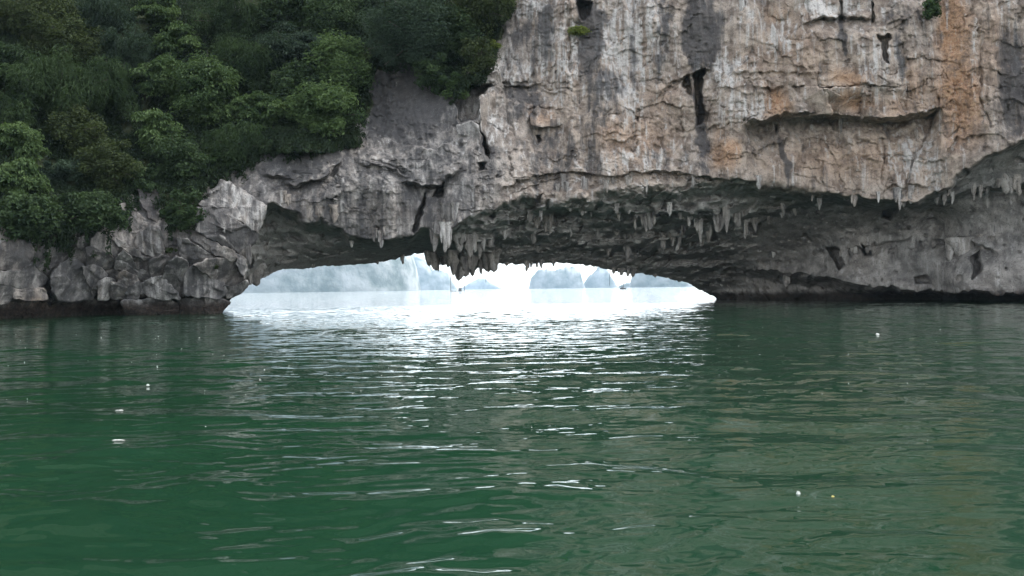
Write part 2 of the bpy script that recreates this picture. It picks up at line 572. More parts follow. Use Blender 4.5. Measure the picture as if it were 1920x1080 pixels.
CRACKS = [([(1760, 180), (1742, 250), (1700, 340)], 0.5, 2.0), ([(1838, 60), (1836, 180), (1856, 240)], 0.4, 2.2),
          ([(1170, 210), (1130, 225), (1150, 202)], 0.3, 1.6), ([(1548, 166), (1552, 212)], 0.35, 1.8), ([(1634, 166), (1636, 216)], 0.35, 1.8),
          ([(1698, 160), (1700, 200)], 0.3, 1.6), ([(1537, 135), (1539, 160)], 0.3, 1.6), ([(1612, 125), (1616, 158)], 0.3, 1.6),
          ([(905, 160), (950, 158), (1065, 168)], 0.5, 2), ([(760, 330), (752, 318), (700, 300)], 0.5, 2), ([(948, 165), (952, 220), (962, 260)], 0.35, 2),
          ([(1660, 275), (1655, 345)], 0.3, 1.7), ([(1700, 310), (1730, 298)], 0.3, 1.5), ([(1590, 300), (1600, 345)], 0.25, 1.6),
          ([(1030, 30), (1040, 120)], 0.4, 3), ([(1065, 0), (1072, 130)], 0.5, 3), ([(1510, 0), (1516, 40)], 0.3, 1.6)]
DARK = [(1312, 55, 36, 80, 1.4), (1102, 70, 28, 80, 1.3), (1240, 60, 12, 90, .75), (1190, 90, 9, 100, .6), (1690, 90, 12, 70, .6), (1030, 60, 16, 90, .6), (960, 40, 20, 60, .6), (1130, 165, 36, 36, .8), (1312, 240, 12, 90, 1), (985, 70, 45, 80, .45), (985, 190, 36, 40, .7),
        (1115, 215, 36, 50, .6), (1905, 150, 34, 130, .9), (1030, 285, 70, 60, .5), (905, 310, 50, 80, .5), (765, 195, 110, 85, 1.15), (560, 300, 120, 40, .8), (520, 300, 110, 45, .75), (600, 335, 90, 40, .5), (400, 370, 60, 50, .3), (640, 380, 140, 60, .45), (560, 320, 80, 60, .7),  # left and middle patches: algae with the trees' shade painted in
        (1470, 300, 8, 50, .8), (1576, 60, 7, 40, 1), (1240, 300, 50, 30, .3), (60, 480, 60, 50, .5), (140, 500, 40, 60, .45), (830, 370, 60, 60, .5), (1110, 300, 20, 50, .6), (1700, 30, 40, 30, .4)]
ORANGE = [(1790, 60, 34, 100, 1.6), (1800, 180, 46, 95, 1.5), (1455, 190, 34, 30, 1.2), (1600, 192, 44, 25, 1.1), (1590, 143, 44, 20, .9), (1355, 285, 30, 36, 1.1),
          (1210, 255, 55, 60, .5), (1240, 190, 44, 40, .4), (1180, 100, 44, 60, .3), (1480, 90, 70, 60, .35), (1720, 160, 30, 60, .6), (1060, 110, 30, 30, .4),
          (1600, 300, 170, 45, .4), (1010, 215, 30, 20, .6), (1460, 25, 30, 25, .6), (1860, 90, 40, 90, .4), (90, 580, 90, 16, .5), (1680, 200, 40, 30, .5), (1150, 260, 40, 40, .5)]
PALE = [(1170, 90, 60, 130, .9), (1050, 90, 44, 90, .8), (1000, 10, 40, 30, .8), (1360, 130, 44, 30, .9), (1450, 60, 60, 50, .5), (1560, 15, 70, 20, 1.1), (1720, 300, 60, 50, .8),
        (1400, 200, 40, 30, .8), (760, 300, 60, 30, .35), (900, 230, 60, 60, .6), (960, 130, 40, 30, .7), (1230, 60, 40, 80, .5), (1640, 120, 60, 60, .4), (850, 420, 60, 30, .5), (1300, 430, 140, 40, .4), (1200, 300, 80, 30, .5)]
MOSSP = [(-900, -1800), (1500, -1800), (1250, -300), (975, -40), (965, 5), (940, 60), (930, 110), (890, 160), (850, 190), (800, 130), (700, 130), (682, 180), (672, 262),
         (600, 285), (520, 285), (440, 318), (380, 345), (330, 420), (290, 350), (250, 345), (232, 400), (170, 430), (100, 455), (30, 425), (0, 395), (-300, 420), (-900, 430)]


def blob(lst, X, Y):
    r = np.zeros(X.shape)
    for cx, cy, rx, ry, s in lst:
        r = np.maximum(r, s * (1 - sstep(0.15, 1.5, np.hypot((X - cx) / rx, (Y - cy) / ry))))
    return r


def interp_y(line, x):
    return np.interp(x, line[:, 0], line[:, 1])


def depth_field(X, Y, fine=True):
    """distance of the rock face for photo positions X, Y (broad shape, ledges, clefts, then fracture relief)"""
    near = (Y > -60) & (X > -60) & (X < 1980)
    wx = X + 5 * vnoise(X / 22, Y / 22, X * 0, 31) + 2.5 * vnoise(X / 8, Y / 8, X * 0, 32)
    wy = Y + 5 * vnoise(X / 22, Y / 22, X * 0, 33) + 2.5 * vnoise(X / 8, Y / 8, X * 0, 34)
    Wd = tps(WALL, np.clip(X, -900, 2700), np.clip(Y, -1100, 640))
    Cd = tps(CAVE, np.clip(X, 440, 2100), np.clip(Y, 240, 575))
    yf = interp_y(FRONT, wx)
    m = sstep(0, 9 + 16 * sstep(500, 560, X) * (1 - sstep(740, 800, X)) + 34 * sstep(930, 1030, X) * (1 - sstep(1480, 1600, X)), wy - yf + 6 * sstep(930, 1030, X) * (1 - sstep(1480, 1600, X)))
    D = Wd * (1 - m) + np.maximum(Cd, Wd) * m
    for line, amp, fade in LEDGES:
        L = np.array(line, float)
        sel = (X > L[0, 0] - 40) & (X < L[-1, 0] + 40) & (Y > L[:, 1].min() - 30) & (Y < L[:, 1].max() + fade * 4)
        x, y = wx[sel], wy[sel]
        dyl = y - np.interp(x, L[:, 0], L[:, 1])
        tap = sstep(L[0, 0] - 10, L[0, 0] + 25, x) * (1 - sstep(L[-1, 0] - 25, L[-1, 0] + 10, x))
        D[sel] += tap * amp * np.where(dyl > 0, sstep(0, max(4.0, 4.4 * amp), dyl) * np.exp(-np.maximum(dyl, 0) / fade), -0.25 * np.exp(np.minimum(dyl, 0) / 12))
    for poly, dep in HOLES:
        p = np.array(poly, float)
        sel = (X > p[:, 0].min() - 12) & (X < p[:, 0].max() + 12) & (Y > p[:, 1].min() - 12) & (Y < p[:, 1].max() + 12)
        x, y = X[sel] + 0.9 * (wx - X)[sel], Y[sel] + 0.9 * (wy - Y)[sel]
        ins = inpoly(x, y, poly)
        dd = linedist(x, y, list(map(tuple, p)) + [tuple(p[0])])
        D[sel] += dep * np.where(ins, sstep(-1, 5, dd), 0)
    for line, dep, wd in CRACKS:
        p = np.array(line, float)
        sel = (X > p[:, 0].min() - 20) & (X < p[:, 0].max() + 20) & (Y > p[:, 1].min() - 20) & (Y < p[:, 1].max() + 20)
        d = linedist(wx[sel], wy[sel], line)
        D[sel] += dep * np.exp(-(d / wd) ** 2)
    D = D + 2.4 * sstep(550, 566, wy + 7 * vnoise(X / 34, X * 0, X * 0, 36)) * (1 - sstep(425, 450, X))
    if not fine:
        return D, m
    # fracture relief in world metres
    P = at(X, Y, D)
    x, y, z = P[..., 0], P[..., 1], P[..., 2]
    a, b = x + 0.25 * y, z
    smooth = m * sstep(1360, 1480, X) * 0.72 + m * (1 - sstep(760, 800, X)) * 0.7      # worn, scalloped cave walls
    rough = 1 - smooth
    D = D + 1.0 * fbm(x / 9, y / 9, z / 7, 3, 41)
    q1 = 0.55 * vnoise(x / 2.2, y / 2.2, z / 2.2, 51) + 0.30 * vnoise(x / .55, y / .55, z / .55, 53) + 0.14 * vnoise(x / .25, y / .25, z / .25, 55)
    q2 = 0.55 * vnoise(x / 2.2, y / 2.2, z / 2.2, 52) + 0.30 * vnoise(x / .55, y / .55, z / .55, 54) + 0.14 * vnoise(x / .25, y / .25, z / .25, 56)
    tl = R(-28) * (1 - sstep(430, 700, X))
    ar, br = a * np.cos(tl) - b * np.sin(tl), a * np.sin(tl) + b * np.cos(tl)
    o1, t1, e1 = facets((ar + q1) / 3.4, (br + q2) / 2.3, 61)
    o2, t2, e2 = facets((ar + q1 * .6) / 1.25, (br + q2 * .6) / 0.95, 71)
    o3, t3, e3 = facets((a + q1 * .3) / 0.42, (b + q2 * .3) / 0.55, 81)
    calm = 0.28 + 0.72 * sstep(-0.35, 0.35, vnoise(x / 6.5, y / 6.5, z / 5, 141))
    rough = rough * (0.5 + 0.5 * sstep(400, 560, X))
    D = D + rough * calm * (0.18 * o1 + 0.34 * t1 + 0.07 * o2 + 0.13 * t2 + 0.07 * o3 + 0.15 * t3)
    D = D + rough * (0.26 * np.exp(-(e1 / 0.025) ** 2) * (vnoise(a / 3, b / 3, a * 0, 65) > 0.3) + 0.12 * np.exp(-(e2 / 0.05) ** 2) * (vnoise(a, b, a * 0, 66) > 0.4))
    roof = m * (0.35 + 0.65 * sstep(760, 860, X)) * (1 - sstep(1330, 1440, X))
    lip_d = np.clip((interp_y(LIP, X) - Y) / 30, 0, 1)
    D = D + roof * lip_d * (2.6 * fbm(x / 3.0, y / 6.0, z / 1.2, 3, 151) - 0.6 * fbm(x / 1.1, y / 3, z / 0.7, 2, 155, True) + 0.9 * o2 + 1.0 * t2)
    # drip flutes
    fl = fbm(a / 0.75, y * 0, b / 5.5, 3, 91)
    D = D - rough * 0.46 * sstep(-0.1, 0.6, fl) * sstep(-0.3, 0.4, vnoise(a / 7, b / 7, a * 0, 95))
    fl2 = fbm(a / 2.6, y * 0 + 3, b / 15.0, 2, 97)
    D = D - rough * (1 - m) * (0.9 * sstep(430, 640, X) + 0.15) * sstep(-0.4, 0.5, fl2)
    # spongy dissolution relief and pits
    D = D - 0.13 * fbm(x / 0.7, y / 0.7, z / 0.7, 3, 101, True) * (rough * 0.9 * calm + 0.25)
    pit = vnoise(x / 0.55, y / 0.55, z / 0.7, 111)
    D = D + 0.5 * sstep(0.62, 0.8, pit) * (0.35 + 0.65 * m)
    mo = inpoly(X, Y, MOSSP) & (Y > -300)
    D = D - np.where(mo, 1.6 * sstep(-.3, .7, fbm(x / 3.2, y / 3.2, z / 3.2, 2, 131)), 0)
    # scallops of the cave walls
    D = D + smooth * 0.5 * fbm(x / 3, y / 3, z / 2.0, 3, 121)
    return D, m


def masks(X, Y, m):
    n = vnoise(X / 30, Y / 40, X * 0, 201) * 10 + vnoise(X / 11, Y / 14, X * 0, 202) * 6
    n2 = vnoise(X / 26, Y / 30, X * 0, 203) * 10
    xx, yy = X + n, Y + n2
    warm = 0.62 * sstep(860, 1040, xx) + 0.16
    warm = warm * (1 - m) + m * (0.6 - 0.5 * sstep(1380, 1500, X))
    dark = np.maximum(blob(DARK, xx, yy), 0.42 * (1 - sstep(830, 930, xx))) * (1 - m)  # the even darkening on the left also paints in shade
    orange = blob(ORANGE, xx, yy)
    pale = blob(PALE, xx, yy) * (1 - m) * (0.45 + 0.55 * sstep(840, 960, xx)) + 0.55 * m * (1 - sstep(1340, 1480, X))  # roof term: extra pale painted in for missing bounced light
    moss = inpoly(xx + n * 0.8, yy + n2 * 0.8, MOSSP).astype(float)
    return dict(cave=m * (1 - 0.75 * sstep(1340, 1480, X)), warm=warm, dark=dark, orange=orange, pale=pale, moss=moss)  # cave: painted lightening of the roof, weaker in the right recess


def build_cliff():
    xs = np.concatenate([np.linspace(-900, -60, 40)[:-1], np.arange(-60, 1980, 1.75), np.linspace(1980, 2700, 40)[1:]])
    ys = np.concatenate([np.linspace(-1100, -40, 60)[:-1], np.arange(-40, 300, 1.75)])
    nlow = 190
    X0, Y0 = np.meshgrid(xs, ys)
    yb = interp_y(LIP, xs) + 1.2 * vnoise(xs / 7, xs * 0, xs * 0, 5) + 0.8 * vnoise(xs / 3, xs * 0, xs * 0, 6)
    v = np.linspace(0, 1, nlow + 1)[1:, None]
    Y1 = 298.5 + v * (yb[None] - 298.5)
    X = np.concatenate([X0, np.broadcast_to(xs, Y1.shape)], 0)
    Y = np.concatenate([Y0, Y1], 0)
    D, m = depth_field(X, Y)
    P = at(X, Y, D)
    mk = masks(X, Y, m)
    # far face of the arch: the rock goes back and up behind the lip
    L = P[-1]
    sx = L[:, 0] / L[:, 1]
    open_ = (xs > 440) & (xs < 1356)
    back = []
    for dy, dz in ((1.5, 0.1), (4, 0.6), (8, 3), (11, 8), (14, 20), (24, 50), (60, 75)):
        q = L.copy()
        q[:, 0] += sx * np.where(open_, dy, dy * 0.2) * 1.03
        q[:, 1] += np.where(open_, dy, dy * 0.2)
        q[:, 2] += np.where(open_, dz, 0)
        back.append(q)
    # top: the massif runs back behind its crest
    T = P[0].copy()
    T[:, 1] += 60
    T[:, 2] += 4
    P = np.concatenate([T[None], P, np.array(back)], 0)
    me = mesh_np('cliff', P, gridq(*P.shape[:2]).reshape(-1, 4), True, ROCK)
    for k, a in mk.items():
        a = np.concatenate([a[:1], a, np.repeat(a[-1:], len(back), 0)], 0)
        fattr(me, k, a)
    o = obj('cliff', me)
    return tag(o, 'weathered grey and orange limestone cliff with a low arch over the water', 'cliff', kind='structure')


cliff = build_cliff()

def Dat(x, y):
    X = np.atleast_1d(np.array(x, float))
    Y = np.atleast_1d(np.array(y, float))
    return depth_field(X.copy(), Y.copy(), True)[0]


# ------------------------------------------------------------------ rocks: the fractured blocks that can be told apart
def Z4(pts):   # traced in the enlarged left foot of the cliff
    return [(x / 3.724, 330 + y / 3.724) for x, y in pts]


def Z3(pts):   # traced in the enlarged upper right wall
    return [(1280 + x / 3.0, y / 3.0) for x, y in pts]


def Z2(pts):   # traced in the enlarged upper middle
    return [(640 + x / 3.0, y / 3.0) for x, y in pts]


BLOCKS = [
    (Z4([(-30, 310), (60, 330), (95, 400), (60, 460), (-30, 485)]), 1.5),
    (Z4([(-30, 490), (100, 440), (200, 470), (240, 540), (220, 610), (130, 665), (60, 660), (-30, 640)]), 1.7),
    (Z4([(-30, 665), (130, 670), (220, 615), (300, 650), (320, 735), (260, 785), (100, 790), (-30, 765)]), 1.6),
    (Z4([(-30, 780), (90, 790), (100, 840), (40, 880), (-30, 885)]), 1.5),
    (Z4([(105, 795), (260, 790), (305, 800), (305, 855), (200, 865), (110, 850)]), 1.7),
    (Z4([(245, 540), (320, 500), (420, 530), (480, 555), (430, 620), (350, 700), (270, 640), (240, 600)]), 1.4),
    (Z4([(360, 710), (430, 620), (490, 580), (560, 610), (590, 680), (630, 750), (640, 850), (520, 870), (420, 860), (370, 790)]), 2.0),
    (Z4([(230, 475), (290, 480), (320, 500), (250, 535)]), 1.2),
    (Z4([(610, 510), (660, 505), (760, 545), (800, 590), (760, 640), (700, 640), (620, 625)]), 1.7),
    (Z4([(580, 640), (640, 630), (700, 645), (740, 700), (700, 740), (680, 780), (650, 840), (630, 760), (600, 700)]), 1.9),
    (Z4([(700, 745), (740, 720), (790, 735), (785, 790), (750, 850), (695, 860), (690, 800)]), 2.1),
    (Z4([(790, 750), (840, 760), (880, 780), (890, 850), (800, 855), (775, 830)]), 1.9),
    (Z4([(835, 700), (870, 670), (940, 700), (965, 740), (950, 775), (880, 775), (840, 740)]), 2.1),
    (Z4([(890, 785), (960, 755), (978, 800), (955, 855), (895, 855)]), 2.0),
    (Z4([(820, 590), (870, 530), (920, 560), (950, 640), (1030, 665), (1040, 700), (990, 730), (930, 700), (860, 660), (815, 640)]), 1.7),
    (Z4([(640, 480), (680, 400), (770, 420), (830, 500), (820, 570), (740, 540), (680, 510)]), 1.3),
    (Z4([(550, 430), (620, 400), (660, 340), (690, 360), (650, 450), (590, 520), (555, 490)]), 1.5),
    (Z4([(780, 430), (830, 440), (960, 520), (1010, 560), (1010, 580), (930, 550), (830, 490)]), 1.5),
    (Z4([(850, 200), (900, 210), (1000, 290), (1060, 320), (1050, 350), (1000, 400), (940, 380), (900, 330)]), 1.3),
    (Z4([(970, 80), (1010, 75), (1120, 130), (1125, 200), (1100, 320), (1050, 290), (1010, 220), (980, 170)]), 1.7),
    (Z4([(870, 60), (900, 40), (940, 120), (950, 190), (900, 190), (850, 160)]), 1.2),
    (Z4([(1000, 390), (1060, 360), (1110, 370), (1135, 440), (1140, 540), (1100, 575), (1030, 540), (940, 510), (960, 420)]), 1.6),
    (Z4([(1055, 600), (1120, 560), (1165, 570), (1170, 620), (1130, 700), (1060, 700)]), 1.7),
    (Z4([(1060, 715), (1130, 710), (1220, 800), (1240, 850), (1150, 860), (1060, 845), (980, 805), (985, 760)]), 1.8),
    (Z4([(1170, 620), (1230, 570), (1300, 600), (1310, 650), (1280, 780), (1250, 820), (1210, 790), (1135, 710)]), 1.8),
    (Z4([(1315, 650), (1370, 640), (1430, 695), (1550, 745), (1565, 800), (1530, 850), (1400, 845), (1290, 825), (1290, 770)]), 2.1),
    (Z4([(1370, 630), (1450, 590), (1520, 575), (1640, 600), (1690, 660), (1700, 720), (1640, 760), (1560, 745), (1440, 685)]), 2.0),
    (Z4([(1255, 440), (1330, 460), (1440, 530), (1520, 570), (1450, 585), (1370, 625), (1300, 590), (1260, 550)]), 1.4),
    (Z4([(1340, 435), (1370, 395), (1480, 455), (1620, 515), (1640, 560), (1600, 590), (1520, 558), (1430, 505)]), 1.5),
    (Z4([(1380, 380), (1390, 230), (1500, 220), (1660, 320), (1790, 400), (1770, 470), (1660, 530), (1600, 500), (1480, 440)]), 1.7),
    (Z4([(1400, 200), (1560, 30), (1660, 80), (1850, 210), (1830, 300), (1790, 390), (1660, 310), (1520, 235)]), 1.6),
    (Z4([(1650, 560), (1700, 570), (1720, 640), (1700, 690), (1660, 620)]), 1.9),
    (Z4([(1570, 770), (1650, 770), (1710, 735), (1720, 770), (1690, 810), (1600, 850)]), 1.8),
    (Z4([(1250, 860), (1400, 850), (1530, 855), (1585, 880), (1530, 950), (1400, 985), (1280, 985)]), 0.7),
    (Z4([(870, 880), (1000, 865), (1120, 860), (1240, 900), (1280, 985), (1100, 1005), (900, 1000)]), 0.5),
    (Z3([(475, 505), (560, 485), (740, 498), (803, 505), (805, 570), (828, 636), (700, 646), (560, 655), (470, 620)]), 0.75),
    (Z3([(812, 505), (930, 495), (1058, 495), (1062, 645), (950, 640), (832, 634)]), 0.9),
    (Z3([(1070, 495), (1250, 495), (1252, 560), (1320, 600), (1280, 655), (1072, 650)]), 0.75),
    (Z3([(610, 420), (700, 408), (768, 432), (772, 476), (620, 470)]), 0.55),
    (Z3([(778, 372), (970, 355), (980, 400), (990, 468), (860, 476), (782, 470)]), 0.65),
    (Z3([(1000, 372), (1190, 382), (1260, 400), (1262, 478), (1100, 486), (1010, 470)]), 0.6),
    (Z3([(495, -20), (708, -20), (708, 98), (640, 112), (560, 108), (492, 88)]), 0.8),
    (Z3([(716, -20), (868, -20), (866, 78), (720, 98)]), 0.9),
    (Z3([(908, -20), (1050, -20), (1040, 98), (990, 88), (912, 84)]), 0.8),
    (Z3([(1085, 0), (1170, 10), (1172, 130), (1130, 150), (1085, 130)]), 0.6),
    (Z2([(345, 840), (380, 810), (500, 810), (515, 900), (500, 985), (430, 1020), (375, 985)]), 1.4),
    (Z2([(518, 880), (560, 820), (590, 810), (600, 900), (580, 970), (510, 985)]), 1.3),
    (Z2([(205, 830), (250, 780), (335, 830), (320, 930), (250, 945), (205, 900)]), 1.2),
    (Z2([(95, 760), (140, 730), (175, 760), (120, 830), (85, 850)]), 1.0),
    (Z2([(650, 710), (740, 698), (772, 720), (778, 830), (760, 900), (720, 930), (680, 830)]), 0.8),
    (Z2([(780, 560), (860, 530), (870, 700), (860, 800), (830, 820), (790, 720)]), 0.7),
    (Z2([(845, 425), (890, 420), (900, 480), (860, 482)]), 0.9),
    (Z2([(945, 450), (985, 425), (1000, 460), (970, 475)]), 0.9),
    (Z2([(1075, 650), (1110, 605), (1180, 640), (1270, 655), (1260, 700), (1130, 710), (1080, 705)]), 0.7),
]


def build_block(poly, prot, seed):
    p = np.array(poly, float)
    e = np.roll(p, -1, 0)
    bx, by = [], []
    for a, b in zip(p, e):
        n = max(2, int(np.hypot(*(b - a)) / 2.6))
        u = np.arange(n) / n
        bx.append(a[0] + u * (b[0] - a[0]))
        by.append(a[1] + u * (b[1] - a[1]))
    bx, by = np.concatenate(bx), np.concatenate(by)
    # soften the corners a little
    for _ in range(1):
        bx = 0.5 * bx + 0.25 * (np.roll(bx, 1) + np.roll(bx, -1))
        by = 0.5 * by + 0.25 * (np.roll(by, 1) + np.roll(by, -1))
    cx, cy = bx.mean(), by.mean()
    rho = np.array([0, .16, .32, .46, .58, .68, .77, .84, .90, .94, .97, .99, 1.0])
    GROW = 1.0 + 8.5 / max(20.0, np.sqrt(np.ptp(bx) * np.ptp(by)))
    X = cx + GROW * rho[:, None] * (bx - cx)[None]
    Y = cy + GROW * rho[:, None] * (by - cy)[None]
    jit = sstep(.2, 1, rho)[:, None]
    X = X + jit * (2.2 * vnoise(X / 9, Y / 9, X * 0, seed) + 1.2 * vnoise(X / 3.5, Y / 3.5, X * 0, seed + 2))
    Y = Y + jit * (2.2 * vnoise(X / 9, Y / 9, X * 0, seed + 1) + 1.2 * vnoise(X / 3.5, Y / 3.5, X * 0, seed + 3))
    g = np.random.default_rng(seed)
    size = np.sqrt((np.ptp(bx)) * (np.ptp(by))) * 0.043
    tx, ty = g.normal(0.004, 0.014), g.normal(0.012, 0.010)
    base = tps(WALL, X, Y)
    D = base - (0.44 * prot + 0.25) + tx * (X - cx) + ty * (Y - cy)
    P = at(X, Y, D)
    x, y, z = P[..., 0], P[..., 1], P[..., 2]
    o2, t2, _ = facets((x + z * .3) / (0.45 * size + .3), (z - x * .2) / (0.4 * size + .3), seed + 5)
    D = D + 0.25 * (0.10 * size + 0.1) * o2 + 0.36 * (0.30 * size + .1) * t2
    D = D - 0.14 * fbm(x / .7, y / .7, z / .7, 3, seed + 9, True) + 0.10 * fbm(x / 2.2, y / 2.2, z / 2.2, 2, seed + 12)
    D = D + (0.08 + 0.02 * size) * sstep(.93, 1.0, rho)[:, None] ** 2
    rows = [at(X, Y, D)]
    Xo, Yo = X[-1:], Y[-1:]
    rows.append(at(cx + (Xo - cx) * 1.005, cy + (Yo - cy) * 1.005, D[-1:] + 0.5))
    rows.append(at(Xo, Yo, D[-1:] + prot + 1.6))
    P = np.concatenate(rows, 0)
    P = np.concatenate([P, P[:, :1]], 1)
    me = mesh_np('rock', P, gridq(*P.shape[:2])[:, :, ::-1].reshape(-1, 4), True, ROCK)
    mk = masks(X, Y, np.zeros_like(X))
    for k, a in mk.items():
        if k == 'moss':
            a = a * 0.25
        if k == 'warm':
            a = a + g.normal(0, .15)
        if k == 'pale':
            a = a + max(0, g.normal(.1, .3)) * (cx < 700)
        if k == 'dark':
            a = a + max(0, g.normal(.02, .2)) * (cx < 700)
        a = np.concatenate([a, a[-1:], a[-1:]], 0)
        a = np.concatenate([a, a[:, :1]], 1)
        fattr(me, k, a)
    return obj('rock', me, cliff)


for i, (poly, prot) in enumerate(BLOCKS):
    build_block(poly, prot, 300 + i * 17)

# ------------------------------------------------------------------ stalactites: (column, top row, tip row, width, lean)
STAL = [(755, 478, 496, 10, 0), (804, 474, 500, 11, 0), (812, 474, 508, 14, 1), (821, 480, 510, 7, 0), (830, 482, 499, 10, 0), (850, 474, 518, 17, 0), (861, 480, 527, 19, 0),
        (874, 480, 520, 17, 0), (886, 480, 519, 15, 0), (902, 488, 515, 10, 0), (914, 478, 511, 17, 0), (924, 474, 511, 15, 0), (931, 474, 503, 11, 0), (840, 478, 502, 12, 0), (950, 492, 499, 6, 0),
        (988, 490, 510, 10, 0), (996, 492, 503, 6, 0), (1007, 490, 502, 8, 0), (1015, 488, 504, 8, 0), (1037, 488, 500, 6, 0), (1150, 502, 514, 8, 0), (1164, 503, 517, 11, 0),
        (1177, 505, 519, 11, 0), (1187, 505, 520, 11, 0), (1229, 514, 521, 7, 0), (482, 508, 537, 18, 0), (470, 515, 535, 10, 0), (462, 528, 541, 8, 0), (708, 491, 496, 5, 0), (586, 496, 502, 9, 0),
        (1056, 346, 380, 8, 0), (1064, 354, 368, 9, 0), (1047, 356, 370, 7, 0), (1093, 350, 380, 7, 0), (1100, 350, 372, 6, 0), (1212, 350, 367, 5, 0), (1191, 412, 438, 9, 0), (1207, 402, 440, 10, 1),
        (1217, 400, 434, 15, 0), (1226, 402, 426, 9, 0), (1256, 392, 408, 8, 0), (1015, 396, 418, 8, 0), (1023, 412, 442, 11, 0), (1033, 402, 433, 10, 0), (1007, 415, 434, 9, 0), (976, 425, 441, 8, 0),
        (841, 402, 446, 15, 0), (833, 405, 432, 9, 0), (852, 398, 425, 10, 0), (1350, 405, 451, 19, -1), (1363, 396, 445, 9, 0), (1384, 402, 440, 15, 0), (1397, 415, 452, 8, 0),
        (1313, 415, 459, 11, 0), (1306, 410, 440, 10, 0), (1276, 446, 481, 11, -3), (1244, 452, 473, 10, 0), (1261, 446, 467, 6, 0), (1172, 440, 456, 8, 0), (1176, 462, 500, 13, 0), (1141, 468, 485, 7, 0), (1280, 430, 448, 9, 0),
        (1415, 412, 436, 12, 0), (1440, 405, 425, 8, 0), (1468, 382, 408, 7, 0), (1491, 392, 409, 7, 0), (1536, 372, 399, 8, 0), (1523, 366, 384, 7, 0), (1603, 366, 396, 9, 0), (1687, 370, 399, 7, 0), (1708, 364, 385, 9, 0), (1680, 366, 384, 8, 0),
        (1585, 462, 513, 19, 0), (1577, 470, 500, 12, 0), (1637, 455, 489, 15, 0), (1603, 462, 482, 10, 0), (1785, 362, 386, 8, 0), (1770, 366, 390, 8, 0), (1757, 372, 386, 7, 0), (1825, 350, 382, 6, 0), (1838, 352, 376, 8, 0),
        (1885, 338, 373, 13, 0), (1910, 345, 378, 11, 0), (1897, 342, 368, 9, 0), (1805, 468, 536, 34, 0), (1842, 462, 520, 20, 2), (1474, 516, 544, 12, 0), (1450, 470, 490, 8, 0),
        (530, 372, 395, 9, 0), (540, 376, 390, 8, 0), (583, 400, 416, 10, 0), (597, 398, 414, 8, 0), (626, 400, 422, 13, 0), (702, 440, 456, 8, 0), (715, 448, 472, 11, 0), (660, 452, 468, 6, 0), (722, 428, 447, 9, 0),
        (1578, 236, 266, 8, 0), (1391, 8, 40, 8, 0), (464, 462, 516, 10, 1), (457, 500, 532, 9, 0), (1000, 440, 462, 9, 0), (1070, 432, 450, 8, 0), (1120, 440, 456, 7, 0), (920, 440, 470, 12, 0), (906, 450, 480, 12, 0), (946, 432, 452, 8, 0),
        (860, 440, 482, 16, 0), (880, 452, 490, 14, 0), (898, 455, 492, 12, 0), (835, 440, 480, 14, 0), (815, 440, 478, 12, 0), (1330, 432, 458, 9, 0), (1292, 405, 428, 9, 0), (1160, 398, 416, 7, 0), (1138, 350, 366, 7, 0), (1300, 336, 352, 7, 0)]


def lobe(cx, cy, ztop, zbot, r0, lean, seed, g):
    ns, nr = 12, 14
    v = np.linspace(0, 1, nr)
    th = np.linspace(0, 2 * np.pi, ns + 1)
    V, TH = np.meshgrid(v, th, indexing='ij')
    prof = 1.15 - (0.0 + 0.35 * g.random()) * v
    prof = np.where(v > .5, prof * (1 - (0.0 + 0.4 * g.random()) * ((v - .5) / .5) ** 1.4), prof)
    prof = prof * np.sqrt(np.clip(1 - np.clip((v - .78) / .22, 0, 1) ** 2, 0, 1))
    flare = 0.55 * np.exp(-v / .16)
    rr = r0 * (prof + flare)[:, None] * (1 + 0.5 * vnoise(np.cos(TH) * 1.3 + seed, np.sin(TH) * 1.3, V * 3.5, seed) + 0.34 * vnoise(np.cos(TH) * 2.6 + seed, np.sin(TH) * 2.6, V * 9, seed + 1))
    z = ztop - V * (ztop - zbot)
    lx = lean * V ** 1.5 + 0.25 * r0 * np.sin(V * 5 + seed)
    P = np.stack([cx + lx + rr * np.cos(TH), cy + 0.9 * rr * np.sin(TH), z], -1)
    return P.reshape(-1, 3), gridq(nr, ns + 1).reshape(-1, 4)


